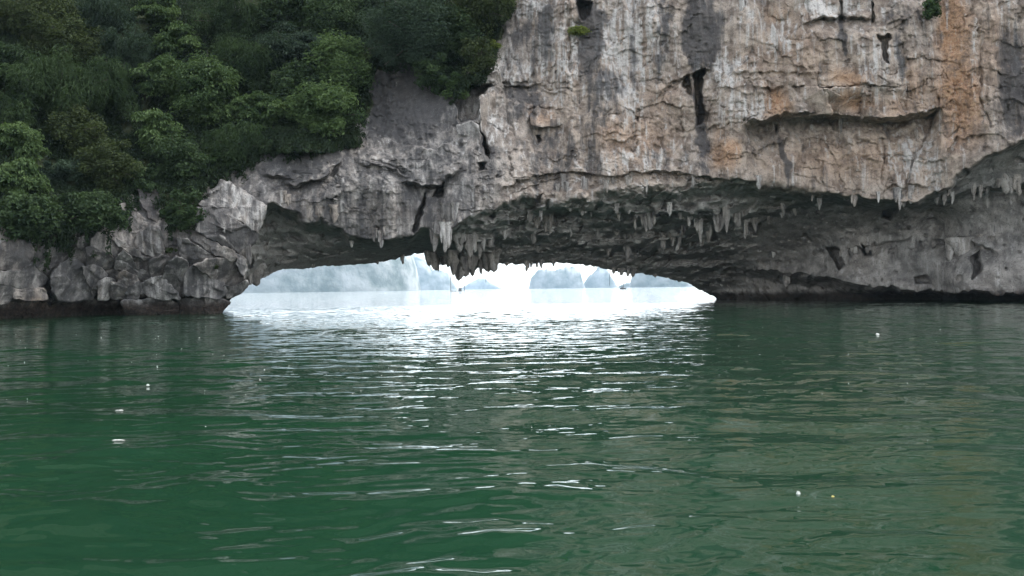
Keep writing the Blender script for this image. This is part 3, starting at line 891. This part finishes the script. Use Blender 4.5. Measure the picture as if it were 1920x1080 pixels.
def build_stal(x, y0, y1, wpx, lean, D, seed):
    """one stalactite: a main tooth with smaller ones fused to its side"""
    g = np.random.default_rng(seed)
    px = D / F
    top = at(np.array(float(x)), np.array(float(y0)), D)
    L = (y1 - y0) * px * (0.65 + 0.3 * g.random() if y1 < interp_y(LIP, x) else 1.0)
    r0 = wpx * px * (0.33 if wpx < 13 else 0.42) * (0.8 + 0.4 * g.random())
    lift = min(0.8, 0.5 * L) + 0.3
    Vs, Qs, n0 = [], [], 0
    lobes = [(0, 0, 1.0, 1.0)]
    for k in range(g.integers(1, 4)):
        lobes.append((g.choice([-1, 1]) * (0.7 + 0.8 * g.random()), g.normal(0, .5), 0.30 + 0.45 * g.random(), 0.35 + 0.5 * g.random()))
    for k, (ox, oy, fl, fr) in enumerate(lobes):
        v, q = lobe(top[0] + ox * r0, top[1] + oy * r0, top[2] + lift, top[2] - L * fl, r0 * fr, lean * 0.12 * L * fl, seed + k * 3, g)
        Vs.append(v)
        Qs.append(q + n0)
        n0 += len(v)
    me = mesh_np('stalactite', np.concatenate(Vs), np.concatenate(Qs), True, ROCK)
    n = n0
    lip = 0.35 if y1 > interp_y(LIP, x) + 1 else 0
    fattr(me, 'warm', np.full(n, 0.4 + g.normal(0, .1)))
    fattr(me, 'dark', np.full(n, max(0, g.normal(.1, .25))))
    fattr(me, 'pale', np.full(n, max(0, g.normal(.2, .3)) * (1 - lip * 2)))
    fattr(me, 'orange', np.full(n, 0.0))
    fattr(me, 'moss', np.full(n, 0.0))
    fattr(me, 'cave', np.full(n, 0.45 if y0 > interp_y(FRONT, x) + 12 else 0.1))  # shares the painted lightening of the roof
    return obj('stalactite', me, cliff)


rgs = np.random.default_rng(21)
for line, cnt in (([(985, 402), (1060, 392), (1150, 396), (1200, 402), (1300, 400), (1380, 406), (1450, 394), (1520, 380), (1600, 376)], 18),
                  ([(870, 450), (930, 452), (1000, 440), (1080, 436), (1160, 440), (1240, 452), (1320, 450)], 8),
                  ([(1640, 372), (1740, 372), (1800, 356), (1900, 342)], 6), ([(1000, 352), (1130, 345), (1300, 338), (1480, 348)], 5)):
    L_ = np.array(line, float)
    for k in range(cnt):
        fx = rgs.uniform(L_[0, 0], L_[-1, 0])
        fy = np.interp(fx, L_[:, 0], L_[:, 1]) + rgs.normal(0, 5)
        STAL.append((fx, fy, fy + rgs.uniform(7, 16), rgs.uniform(6, 12), rgs.normal(0, 1)))
SX = np.array([s[0] for s in STAL], float)
SY = np.array([s[1] for s in STAL], float)
SD = np.minimum(Dat(SX, np.minimum(SY, interp_y(LIP, SX) - 3)), Dat(SX, np.minimum(SY + 4, interp_y(LIP, SX) - 2)))
for i, st in enumerate(STAL):
    build_stal(*st, float(SD[i]) + (0.0 if st[0] < 1440 or st[1] < 440 else 0.35), 900 + i * 7)

# ------------------------------------------------------------------ plants
LEAF = dict(
    feather=leaf_material('leaves_feathery', (0.034, 0.066, 0.024), (0.122, 0.185, 0.066)),
    broad=leaf_material('leaves_broad', (0.017, 0.036, 0.015), (0.074, 0.118, 0.047)),
    blue=leaf_material('leaves_bluish', (0.016, 0.034, 0.021), (0.066, 0.102, 0.062)),
    olive=leaf_material('leaves_olive', (0.026, 0.040, 0.014), (0.080, 0.108, 0.038)),
    lime=leaf_material('leaves_lime', (0.110, 0.150, 0.030), (0.200, 0.230, 0.050)),
)
BARK = plain('bark', (0.045, 0.036, 0.028), (0.10, 0.085, 0.07), 6.0)


def leaves(C, N, L, W, rg, tint, up=None):
    """diamond leaves: centres C, normals N, lengths L, widths W -> mesh arrays"""
    n = len(C)
    N = N / (np.linalg.norm(N, axis=1, keepdims=True) + 1e-9)
    d = rg.normal(size=(n, 3)) if up is None else up + 0.35 * rg.normal(size=(n, 3))
    d = d - (d * N).sum(1, keepdims=True) * N
    d /= np.linalg.norm(d, axis=1, keepdims=True) + 1e-9
    b = np.cross(N, d)
    L, W = np.broadcast_to(L, n)[:, None], np.broadcast_to(W, n)[:, None]
    fold = N * W * 0.25
    V = np.stack([C - d * L * .5, C + b * W * .5 + fold, C + d * L * .5 - N * L * .12, C - b * W * .5 + fold], 1).reshape(-1, 3)
    i = np.arange(n)[:, None] * 4
    T = np.concatenate([i + np.array([[0, 1, 2]]), i + np.array([[0, 2, 3]])], 0)
    return V, T, np.repeat(tint, 4)


def tube(pts, rad, ns=7):
    pts = np.array(pts, float)
    rows = []
    th = np.linspace(0, 2 * np.pi, ns + 1)
    for k, (p, r) in enumerate(zip(pts, rad)):
        t = pts[min(k + 1, len(pts) - 1)] - pts[max(k - 1, 0)]
        t /= np.linalg.norm(t) + 1e-9
        u = np.cross(t, [0.3, 0.9, 0.2])
        u /= np.linalg.norm(u)
        q = np.cross(t, u)
        rows.append(p + r * (np.cos(th)[:, None] * u + np.sin(th)[:, None] * q))
    P = np.array(rows)
    return P.reshape(-1, 3), gridq(len(pts), ns + 1).reshape(-1, 4)


def build_tree(name, cx, cy, rx, ry, style, label, cat, group, seed, dens=1.0, bring=0.55, leaf=None):
    rg = np.random.default_rng(seed)
    D0 = float(depth_field(np.array([float(cx)]), np.array([cy + 0.5 * ry]), False)[0][0])
    px = D0 / F
    wx, wz = rx * px, ry * px
    wy = 0.8 * min(wx, wz) + 0.2 * max(wx, wz)
    D = D0 - bring * wy
    ctr = at(np.array(float(cx)), np.array(float(cy)), D)
    base = at(np.array(float(cx) + rg.normal(0, .1) * rx), np.array(cy + 0.75 * ry), D0 + 0.4)
    root = empty(name, tuple(base))
    tag(root, label, cat, group)
    K = int(np.clip(rx * ry / 55, 9, 60))
    u = rg.normal(size=(K, 3))
    u /= np.linalg.norm(u, axis=1, keepdims=True)
    rad = rg.random(K) ** 0.45
    u = u * rad[:, None] * 0.86
    u[:, 1] = -np.abs(u[:, 1]) * rg.choice([1, 1, 1, -.6], K)
    cl = ctr + u * [wx, wy, wz]
    u[rg.random(K) < .14] *= 1.22
    cr_ = (0.12 + 0.26 * rg.random(K)) * math.sqrt(wx * wz) * (1.25 if K < 14 else 1)
    sty = leaf or style
    per = int(dens * 2.6 * rx * ry / K * (1.0 if style != 'feather' else 1.1)) + 12
    Cs, Ns, Ts, Us = [], [], [], []
    for k in range(K):
        q = rg.normal(size=(per, 3))
        q /= np.linalg.norm(q, axis=1, keepdims=True)
        q *= (rg.random(per) ** 0.35 * np.where(rg.random(per) < .12, 1.45, 1))[:, None]
        out = q.copy()
        tk = np.clip(rg.normal(.45, .30), 0, 1)
        if style == 'feather':
            hz = np.hypot(q[:, 0], q[:, 1])
            q[:, 2] = q[:, 2] * 0.55 - 0.35 * hz ** 2
            tx_, ty_ = rg.normal(0, .28, 2)
            q[:, 2] += tx_ * q[:, 0] + ty_ * q[:, 1]
            c = cl[k] + q * cr_[k] * [1.35, 1.2, 1.0]
            n = np.stack([q[:, 0] * .8, q[:, 1] * .8 - .15, np.ones(per)], 1) + 0.38 * rg.normal(size=(per, 3))
            up = np.stack([out[:, 0], out[:, 1], -0.5 * np.ones(per)], 1)
        elif style == 'bamboo':
            c = cl[k] + q * cr_[k] * [1.1, 1.1, 1.1]
            n = out * .6 + np.array([0, -.4, .7]) + 0.6 * rg.normal(size=(per, 3))
            up = np.stack([out[:, 0] * .8, out[:, 1] * .8, -0.9 * np.ones(per)], 1)
        else:
            c = cl[k] + q * cr_[k] * [1.1, 1.0, 0.85]
            n = out + np.array([0, -.2, .65]) + 0.5 * rg.normal(size=(per, 3))
            up = None
        Cs.append(c)
        Ns.append(n)
        Us.append(up if up is not None else rg.normal(size=(per, 3)))
        Ts.append(np.clip(tk + rg.normal(0, .16, per), 0, 1))
    C, N, U, T = map(np.concatenate, (Cs, Ns, Us, Ts))
    sz = dict(feather=(.34, .15), broad=(.30, .19), bamboo=(.42, .075), blue=(.24, .13), olive=(.24, .14), lime=(.24, .15))[style if style in ('feather', 'bamboo') else sty]
    sc = (0.55 + 0.55 * rg.random(len(C))) * np.repeat(0.75 + 0.7 * rg.random(K), per)
    V, Tt, tint = leaves(C, N, sz[0] * sc, sz[1] * sc, rg, T, U)
    me = mesh_np('crown', V, Tt, False, LEAF[sty if sty in LEAF else 'broad'])
    fattr(me, 'tint', tint)
    obj('crown', me, root)
    # trunk with limbs
    mid = base * .45 + ctr * .55 + np.array([rg.normal(0, .15) * wx, -.1 * wy, 0])
    r0 = 0.035 * math.sqrt(wx * wz) + 0.02
    Vs, Qs, n0 = [], [], 0
    for pts, rr in [([base, mid, ctr + [0, 0, .3 * wz]], [r0 * 1.3, r0, r0 * .5])] + [
            ([mid, mid * .4 + cl[k] * .6 + [0, 0, .08 * wz], ctr + (cl[k] - ctr) * 1.25], [r0 * .7, r0 * .45, r0 * .15]) for k in range(0, K, max(1, K // 14))]:
        v, q = tube(pts, rr)
        Vs.append(v)
        Qs.append(q + n0)
        n0 += len(v)
    obj('trunk', mesh_np('trunk', np.concatenate(Vs), np.concatenate(Qs), True, BARK), root)
    return root


GS = 'trees and shrubs on the left slope'
GW = 'small plants rooted in the rock wall'
TREES = [
    ('feathery_tree', 385, 168, 50, 62, 'feather', 'largest bright green feathery tree, bulging out in the middle of the left slope', 'feather', 1.2),
    ('feathery_tree', 303, 145, 36, 46, 'feather', 'bright feathery tree touching the largest feathery crown on its left side', 'feather', 1.1),
    ('feathery_tree', 305, 26, 42, 34, 'feather', 'bright feathery crown at the top of the picture above the largest feathery tree', 'feather', 1.1),
    ('feathery_tree', 330, 78, 48, 30, 'feather', 'feathery green crown between the topmost and the largest feathery tree', 'feather', 1.1),
    ('feathery_tree', 300, 246, 36, 44, 'feather', 'narrow feathery tree hanging below the largest feathery crown against dark shade', 'feather', 1.0),
    ('feathery_tree', 488, 206, 48, 34, 'feather', 'low bright shrub right of the largest feathery tree, just above bare grey rock', 'feather', 1.1),
    ('feathery_tree', 36, 268, 44, 36, 'feather', 'bright green fern-like tree at the left edge, upper of the two there', 'feather', 1.1),
    ('feathery_tree', 34, 338, 50, 36, 'feather', 'bright green fern-like tree at the left edge, lower one above the grey boulders', 'feather', 1.1),
    ('broadleaf_tree', 540, 92, 62, 44, 'feather', 'blue-green flat layered tree in the upper middle of the wooded slope', 'blue', 1.1),
    ('broadleaf_tree', 60, 34, 74, 44, 'broad', 'olive green rounded tree in the top left corner of the picture', 'olive', 1.1),
    ('broadleaf_tree', 122, 82, 66, 46, 'broad', 'olive green rounded tree below and right of the corner tree', 'olive', 1.1),
    ('broadleaf_tree', 108, 168, 82, 52, 'bamboo', 'dark narrow-leaved tree on the left, halfway up the slope', 'broad', 1.0),
    ('broadleaf_tree', 205, 170, 48, 56, 'bamboo', 'dark drooping tree between the left dark tree and the feathery trees', 'broad', 1.0),
    ('broadleaf_tree', 190, 34, 52, 44, 'bamboo', 'blue-green narrow-leaved tree between the olive trees and the topmost feathery crown', 'blue', 1.0),
    ('shrub', 236, 98, 44, 44, 'bamboo', 'dark narrow-leaved shrub left of the upper feathery trees', 'blue', 1.0),
    ('shrub', 150, 246, 54, 38, 'broad', 'dull olive shrub right of the upper fern-like tree', 'olive', 1.0),
    ('shrub', 205, 308, 50, 46, 'broad', 'dull olive shrub hanging low over the tall grey rocks on the left', 'olive', 1.0),
    ('shrub', 118, 326, 44, 26, 'broad', 'small blue-green shrub in shade right of the lower fern-like tree', 'blue', 1.0),
    ('shrub', 40, 404, 70, 34, 'broad', 'dark shaded shrub on top of the leftmost grey boulders', 'broad', 0.8),
    ('shrub', 150, 396, 66, 34, 'broad', 'dark shaded shrub below the hanging olive shrub, above the small boulders', 'broad', 0.8),
    ('bamboo_clump', 425, 36, 54, 46, 'bamboo', 'narrow-leaved bamboo-like clump right of the topmost feathery crown', 'broad', 1.0),
    ('bamboo_clump', 462, 118, 50, 48, 'bamboo', 'narrow-leaved clump between the largest feathery tree and the layered blue-green tree', 'broad', 1.0),
    ('broadleaf_tree', 545, 22, 62, 36, 'broad', 'dark tree at the top of the picture above the layered blue-green tree', 'broad', 1.0),
    ('broadleaf_tree', 640, 40, 52, 54, 'broad', 'dark tree at the top, left of the big dense bluish crown', 'broad', 1.0),
    ('broadleaf_tree', 640, 128, 46, 66, 'broad', 'mid green leafy tree whose right side hangs over the bare rock, upper one', 'feather', 1.0),
    ('broadleaf_tree', 610, 208, 58, 48, 'broad', 'mid green leafy tree hanging lowest over the bare rock at the slope edge', 'feather', 0.9),
    ('broadleaf_tree', 562, 162, 46, 40, 'broad', 'mid green tree under the right end of the layered blue-green tree', 'broad', 1.0),
    ('broadleaf_tree', 768, 66, 82, 70, 'broad', 'big dense bluish dark tree at the top, overhanging the shaded grey cliff', 'blue', 1.3),
    ('broadleaf_tree', 700, 16, 44, 40, 'broad', 'dark tree at the top edge touching the big dense bluish tree on its left', 'blue', 1.0),
    ('shrub', 905, 14, 58, 44, 'broad', 'olive shrub at the top where the trees meet the pale cliff', 'olive', 1.0),
    ('shrub', 858, 60, 36, 52, 'broad', 'dark olive shrub right of the big dense bluish tree', 'broad', 1.0),
    ('shrub', 898, 112, 34, 40, 'broad', 'thin dull shrub on the rock below the yellow-green tuft', 'olive', 0.6),
    ('shrub', 852, 158, 24, 26, 'broad', 'small green shrub beside the dark cleft under the trees', 'feather', 0.9),
    ('shrub', 815, 136, 36, 36, 'broad', 'small dark shrub on the rock rib below the big dense tree', 'broad', 0.8),
    ('shrub', 393, 306, 28, 20, 'broad', 'small green shrub in dark shade at the foot of the slope', 'feather', 0.9),
    ('shrub', 340, 298, 48, 40, 'broad', 'dark shaded shrub under the hanging feathery tree', 'broad', 0.7),
    ('shrub', 440, 272, 60, 34, 'bamboo', 'dark shaded shrub below the low bright shrub, above the big rock slab', 'broad', 0.8),
    ('shrub', 262, 336, 28, 26, 'broad', 'dark little shrub clinging above the pale upright rock', 'broad', 0.8),
    ('shrub', 345, 392, 34, 34, 'broad', 'dark shrub in the gully between the pale rocks and the big slab', 'broad', 0.6),
    ('shrub', 20, 216, 40, 36, 'bamboo', 'dark narrow-leaved shrub at the left edge above the fern-like trees', 'broad', 0.9),
    ('shrub', 20, 128, 40, 46, 'broad', 'dark tree at the left edge below the corner tree', 'broad', 0.9),
]
for i, (nm, cx, cy, rx, ry, sty, lab, lf, dn) in enumerate(TREES):
    build_tree(nm, cx, cy, rx * 1.2, ry * 1.18, sty, lab, 'tree' if 'tree' in nm else 'shrub', GS, 4000 + i * 13, dn, 0.85, lf)
SMALL = [
    ('wall_plant', 1085, 56, 30, 15, 'lime', 'yellow-green plant growing from the dark cleft high on the pale wall', 1.3),
    ('wall_plant', 925, 84, 16, 12, 'lime', 'yellow-green tuft on the rock right of the trees', 1.6),
    ('wall_plant', 1746, 14, 20, 24, 'broad', 'dark green plant at the top of the wall beside the orange stain', 1.0),
    ('wall_plant', 1391, 224, 12, 10, 'feather', 'tiny green plant on the left end of the long dark ledge', 1.6),
    ('wall_plant', 398, 496, 12, 11, 'olive', 'small olive tuft on the pale boulder by the left side of the arch', 1.4),
    ('wall_plant', 225, 412, 22, 26, 'broad', 'small green shrub among the pale rocks left of the big slab', 1.0),
    ('wall_plant', 320, 470, 12, 8, 'olive', 'small olive tuft between the blocks under the big slab', 1.2),
    ('wall_plant', 870, 172, 16, 16, 'feather', 'small green plant hanging at the lip of the dark cleft', 1.0),
]
for i, (nm, cx, cy, rx, ry, lf, lab, dn) in enumerate(SMALL):
    build_tree(nm, cx, cy, rx, ry, 'broad', lab, 'plant', GW, 6000 + i * 13, dn, 1.2 if cx > 600 else 2.6, lf)


def build_undergrowth():
    rg = np.random.default_rng(77)
    n = 170000
    X = rg.uniform(-40, 980, n)
    Y = rg.uniform(-60, 470, n)
    k = inpoly(X + 14 * vnoise(X / 25, Y / 25, X * 0, 8), Y + 14 * vnoise(X / 25, Y / 25, X * 0, 9), MOSSP)
    k &= vnoise(X / 34, Y / 34, X * 0, 10) > -0.55
    X, Y = X[k], Y[k]
    D = depth_field(X.copy(), Y.copy(), True)[0] - 0.15 - 0.9 * rg.random(len(X)) ** 1.5
    C = at(X, Y, D)
    edge = np.array([(682, 180), (676, 225), (668, 268), (600, 285), (520, 285), (440, 318), (380, 345), (330, 420), (290, 352), (250, 348), (232, 400), (170, 430), (100, 455), (30, 425), (0, 395)], float)
    cum = np.r_[0, np.cumsum(np.hypot(*np.diff(edge, axis=0).T))]
    st = []
    for k in range(150):
        u_ = rg.uniform(0, cum[-1])
        ex, ey = np.interp(u_, cum, edge[:, 0]) + rg.normal(0, 6), np.interp(u_, cum, edge[:, 1]) - rg.uniform(0, 26)
        dk = float(depth_field(np.array([ex]), np.array([ey]), False)[0][0]) - rg.uniform(.9, 2.2)
        ln = rg.uniform(.6, 2.6)
        nl = int(26 * ln)
        p0 = at(np.array(ex), np.array(ey), dk)
        uu = rg.random(nl)
        st.append(p0 + np.stack([rg.normal(0, .10 + .12 * (1 - uu), nl), rg.normal(0, .12, nl), -uu * ln], 1))
    st = np.concatenate(st)
    C = np.concatenate([C, st])
    X = np.concatenate([X, rg.uniform(0, 700, len(st))])
    Y = np.concatenate([Y, rg.uniform(0, 400, len(st))])
    N = rg.normal(size=(len(X), 3)) * .6 + np.array([0, -.6, .6])
    tn = np.clip(0.35 + 0.4 * vnoise(X / 18, Y / 18, X * 0, 12) + rg.normal(0, .15, len(X)), 0, 1)
    up = np.stack([rg.normal(0, .5, len(X)), -0.3 * np.ones(len(X)), -np.ones(len(X))], 1)
    V, T, tint = leaves(C, N,   .26 + .30 * rg.random(len(X)), .10 + .09 * rg.random(len(X)), rg, tn, up)
    me = mesh_np('undergrowth', V, T, False, leaf_material('leaves_undergrowth', (0.014, 0.028, 0.013), (0.044, 0.070, 0.030)))
    fattr(me, 'tint', tint)
    o = obj('undergrowth', me)
    tag(o, 'dark leafy undergrowth covering the rock between the trees', 'undergrowth', kind='stuff')


build_undergrowth()

# ------------------------------------------------------------------ far islands
ISLE = plain('island_rock', (0.08, 0.11, 0.09), (0.42, 0.43, 0.42), 0.012, 0.9, 0.6)


def build_island(outline, D, label, seed, thick=0.6):
    p = np.array(outline, float)
    x = np.linspace(p[0, 0], p[-1, 0], 90)
    ytop = np.interp(x, p[:, 0], p[:, 1])
    wl = water_y(x, D)
    h = np.maximum((wl - ytop) * D / F, 0.2)
    h = h * (1 + 0.05 * vnoise(x / 6, x * 0, x * 0, seed) + 0.03 * vnoise(x / 2.5, x * 0, x * 0, seed + 1))
    s, _ = ray(x, wl)
    xx = s * D
    cxx = xx.mean()
    half = np.ptp(xx) * .5
    wdep = thick * half * np.sqrt(np.clip(1 - ((xx - cxx) / (half * 1.02)) ** 2, 0.02, 1))
    th = np.linspace(0, np.pi, 26)
    c, q = np.cos(th)[:, None], np.sin(th)[:, None]
    Yy = D - wdep[None] * np.sign(c) * np.abs(c) ** 0.8
    Zz = h[None] * np.abs(q) ** 0.42 - 0.6
    Xx = np.broadcast_to(xx, Zz.shape).copy()
    k = D / 40.0
    n = fbm(Xx / (2.0 * k), Yy / (2.0 * k), Zz / (2.0 * k), 4, seed + 3)
    Yy = Yy + n * wdep[None] * 0.25 * q
    P = np.stack([Xx, Yy, Zz], -1)
    me = mesh_np('island', P, gridq(*P.shape[:2]).reshape(-1, 4), True, ISLE)
    return tag(obj('island', me), label, 'island', kind='structure')


ISLANDS = [
    ([(250, 545), (300, 470), (420, 440), (560, 432), (680, 440), (750, 462), (772, 477), (779, 492), (783, 520), (786, 544)], 3600, 'nearest hazy blue island filling the left half of the arch opening'),
    ([(700, 500), (740, 470), (785, 478), (797, 487), (812, 506), (828, 508), (842, 512), (850, 530), (858, 543)], 6800, 'pale hazy island showing right of the nearest island behind the stalactites'),
    ([(860, 543), (880, 531), (897, 522), (912, 524), (928, 534), (945, 542)], 9600, 'faint low island in the middle of the opening under the hanging rock'),
    ([(991, 541), (996, 520), (1010, 506), (1024, 505), (1036, 509), (1050, 503), (1073, 500), (1088, 508), (1093, 528), (1097, 540)], 5800, 'pale double-topped steep island right of the opening centre'),
    ([(1092, 540), (1096, 528), (1108, 514), (1122, 501), (1138, 503), (1146, 518), (1153, 529), (1158, 538)], 6300, 'pale pointed island right of the double-topped island'),
    ([(1156, 539), (1162, 535), (1172, 531), (1180, 530), (1188, 538)], 5000, 'tiny low islet beside the sailing boat'),
    ([(1180, 538), (1184, 524), (1190, 506), (1215, 492), (1250, 500), (1268, 520), (1276, 527), (1284, 524), (1292, 530), (1300, 536)], 4200, 'blue hazy island at the right end of the arch opening'),
]
for i, (ol, D, lab) in enumerate(ISLANDS):
    build_island(ol, D, lab, 700 + i * 11)

# ------------------------------------------------------------------ boats, poles and floating bits
WOOD = plain('dark_wood', (0.03, 0.025, 0.02), (0.07, 0.055, 0.04), 2.0)
GREYP = plain('weathered_paint', (0.10, 0.11, 0.12), (0.18, 0.19, 0.20), 1.0)


def box(cx, cy, cz, sx, sy, sz):
    v = np.array([(x, y, z) for z in (-.5, .5) for y in (-.5, .5) for x in (-.5, .5)]) * [sx, sy, sz] + [cx, cy, cz]
    q = np.array([(0, 2, 3, 1), (4, 5, 7, 6), (0, 1, 5, 4), (2, 6, 7, 3), (0, 4, 6, 2), (1, 3, 7, 5)])
    return v, q


def hull(L, B, H):
    u = np.linspace(-1, 1, 17)
    rows = []
    for k in u:
        b = B * .5 * (1 - abs(k) ** 2.6) + .02
        sheer = H * (1 + .5 * k * k)
        rows.append([(k * L / 2, -b, sheer), (k * L / 2 * .93, -b * .8, .1 * H), (k * L / 2 * .9, 0, -.35 * H), (k * L / 2 * .93, b * .8, .1 * H), (k * L / 2, b, sheer), (k * L / 2, 0, sheer * .93), (k * L / 2, -b, sheer)])
    P = np.array(rows)
    return P.reshape(-1, 3), gridq(17, 7).reshape(-1, 4)


def part(name, vq, mat, root, smooth=False):
    v, q = vq
    return obj(name, mesh_np(name, np.asarray(v) + np.array(root.location), q, smooth, mat), root)


DB = 850.0
s, _ = ray(1168.0, 540.0)
boat = empty('sailing_boat', (float(s) * DB, DB, 0))
tag(boat, 'tiny dark sailing boat with a tall bare mast near the right islands', 'boat')
part('hull', hull(6.5, 2.2, .9), WOOD, boat, True)
part('cabin', box(-.6, 0, 1.35, 2.2, 1.4, 1.0), GREYP, boat)
part('mast', tube([(0.5, 0, .6), (0.5, 0, 9), (0.5, 0, 22)], [.26, .22, .14]), WOOD, boat, True)
part('boom', tube([(0.5, 0, 2.6), (-1, 0, 2.5), (-2.8, 0, 2.5)], [.12, .12, .1]), WOOD, boat, True)
DB = 820.0
s, _ = ray(852.0, 545.0)
raft = empty('fishing_raft', (float(s) * DB, DB, 0))
tag(raft, 'tiny floating raft with a hut and two tall thin poles left of centre', 'raft')
part('deck', box(2.5, 0, .35, 12.5, 5, .5), WOOD, raft)
part('hut', box(5.2, 0, 1.6, 3.0, 2.4, 2.0), GREYP, raft)
part('roof', (np.array([(3.4, -1.5, 2.6), (7, -1.5, 2.6), (7, 0, 3.4), (3.4, 0, 3.4), (3.4, 1.5, 2.6), (7, 1.5, 2.6)]), np.array([(0, 1, 2, 3), (3, 2, 5, 4)])), GREYP, raft)
part('pole', tube([(-3.3, 0, .2), (-3.3, 0, 12), (-3.4, 0, 26)], [.30, .24, .2]), WOOD, raft, True)
part('pole', tube([(9.2, 0, .2), (8.9, 0, 12), (8.4, 0, 26)], [.30, .24, .2]), WOOD, raft, True)

ROPE = plain('old_rope', (0.03, 0.03, 0.028), (0.08, 0.075, 0.065), 20.0)
for x, y0, y1, D, lab in ((911, 500, 530, 107.0, 'thin dark rope hanging from the stalactites in the middle of the arch'),
                          (1143, 498, 536, 111.0, 'thin dark rope hanging from the arch roof left of the sailing boat')):
    a, b = at(np.array(float(x)), np.array(float(y0)), D), at(np.array(float(x)), np.array(float(y1)), D)
    o = obj('hanging_rope', mesh_np('hanging_rope', *tube([a, a * .6 + b * .4 + [.015, 0, 0], b], [.028, .026, .024]), True, ROPE))
    tag(o, lab, 'rope', 'ropes hanging in the arch')

FOAM = plain('foam_white', (0.42, 0.42, 0.39), (0.6, 0.6, 0.56), 40.0, 0.6)
YEL = plain('dead_leaf', (0.42, 0.30, 0.08), (0.55, 0.42, 0.14), 40.0, 0.6)


def chip(x, y, w_px, h_px, seed):
    """a small crumpled scrap floating at photo position x, y"""
    s, t = ray(float(x), float(y))
    D = -CAMH / float(t)
    g = np.random.default_rng(seed)
    dep = 0.7 if w_px < 12 else 0.22
    wd, ht = w_px * D / F, max(h_px * D / F, 0.004)
    th = np.linspace(0, 2 * np.pi, 10)[:-1]
    rr = 0.5 * (0.75 + 0.4 * g.random(9))
    ring = np.stack([wd * rr * np.cos(th), wd * dep * rr * np.sin(th), 0.25 * ht * g.random(9) - .004], 1)
    top = np.stack([wd * rr * .55 * np.cos(th), wd * .6 * dep * rr * np.sin(th), ht * (.6 + .5 * g.random(9))], 1)
    V = np.concatenate([ring, top, [[0, 0, ht]]]) + [float(s) * D, D, 0.006]
    q = [(i, (i + 1) % 9, 9 + (i + 1) % 9, 9 + i) for i in range(9)]
    tr = [(9 + i, 9 + (i + 1) % 9, 18, 18) for i in range(9)]
    return V, q, tr, (float(s) * D, D, 0)


def add_chip(name, x, y, w_px, h_px, mat, label, cat, group, seed):
    V, q, tr, loc = chip(x, y, w_px, h_px, seed)
    me = bpy.data.meshes.new(name)
    me.from_pydata([tuple(v - np.array(loc)) for v in V], [], q + [t[:3] for t in tr])
    me.materials.append(mat)
    o = obj(name, me)
    o.location = loc
    return tag(o, label, cat, group)


GF = 'scraps floating on the water'
add_chip('foam_scrap', 1497, 929, 11, 7, FOAM, 'white foam scrap floating beside the yellow leaf, nearest on the right', 'foam', GF, 1)
add_chip('floating_leaf', 1562, 933, 8, 2.5, YEL, 'yellow dead leaf floating right of the white foam scrap', 'leaf', GF, 2)
add_chip('foam_scrap', 1645, 628, 9, 3, FOAM, 'white foam scrap floating far off near the right cave wall', 'foam', GF, 3)
add_chip('foam_scrap', 221, 826, 26, 1.0, FOAM, 'long thin white foam streak, largest of the scraps on the left', 'foam', GF, 4)
add_chip('foam_scrap', 277, 724, 7, 3.5, FOAM, 'white foam scrap upright among the far flecks on the left', 'foam', GF, 5)
add_chip('foam_scrap', 224, 770, 17, 1.0, FOAM, 'flat white foam streak between the far flecks and the long thin streak', 'foam', GF, 6)


def build_flecks():
    rg = np.random.default_rng(5)
    V, Q, n0 = [], [], 0
    for i in range(80):
        if i < 60:
            x, y = rg.uniform(0, 760), 600 + 60 * abs(rg.normal()) + 45 * rg.random()
        elif i < 76:
            x, y = rg.uniform(1150, 1900), 600 + 90 * abs(rg.normal())
        else:
            x, y = rg.uniform(0, 1900), rg.uniform(650, 1050)
        v, q, tr, _ = chip(x, min(y, 1060), 1.3 + 2.0 * rg.random() ** 2, 0.4 + 0.4 * rg.random(), 100 + i)
        V.append(v)
        Q += [tuple(k + n0 for k in f) for f in q] + [tuple(k + n0 for k in f[:3]) for f in tr]
        n0 += len(v)
    me = bpy.data.meshes.new('foam_flecks')
    me.from_pydata([tuple(v) for v in np.concatenate(V)], [], Q)
    me.materials.append(FOAM)
    tag(obj('foam_flecks', me), 'tiny white foam flecks scattered over the green water', 'foam', kind='stuff')


build_flecks()

# ------------------------------------------------------------------ haze over the bay
def build_haze():
    v, q = box(0, 5400, 214, 15000, 11400, 432)
    m = NT('hazy_air')
    pv = m.n('ShaderNodeVolumePrincipled')
    pv.inputs['Color'].default_value = (0.62, 0.81, 1.0, 1)
    pv.inputs['Density'].default_value = HAZE
    pv.inputs['Anisotropy'].default_value = 0.0
    m.l(pv.outputs[0], m.out.inputs['Volume'])
    o = obj('haze', mesh_np('haze', v, q, False, m.m))
    tag(o, 'pale bluish haze over the bay', 'haze', kind='stuff')


HAZE = 0.8e-4
build_haze()
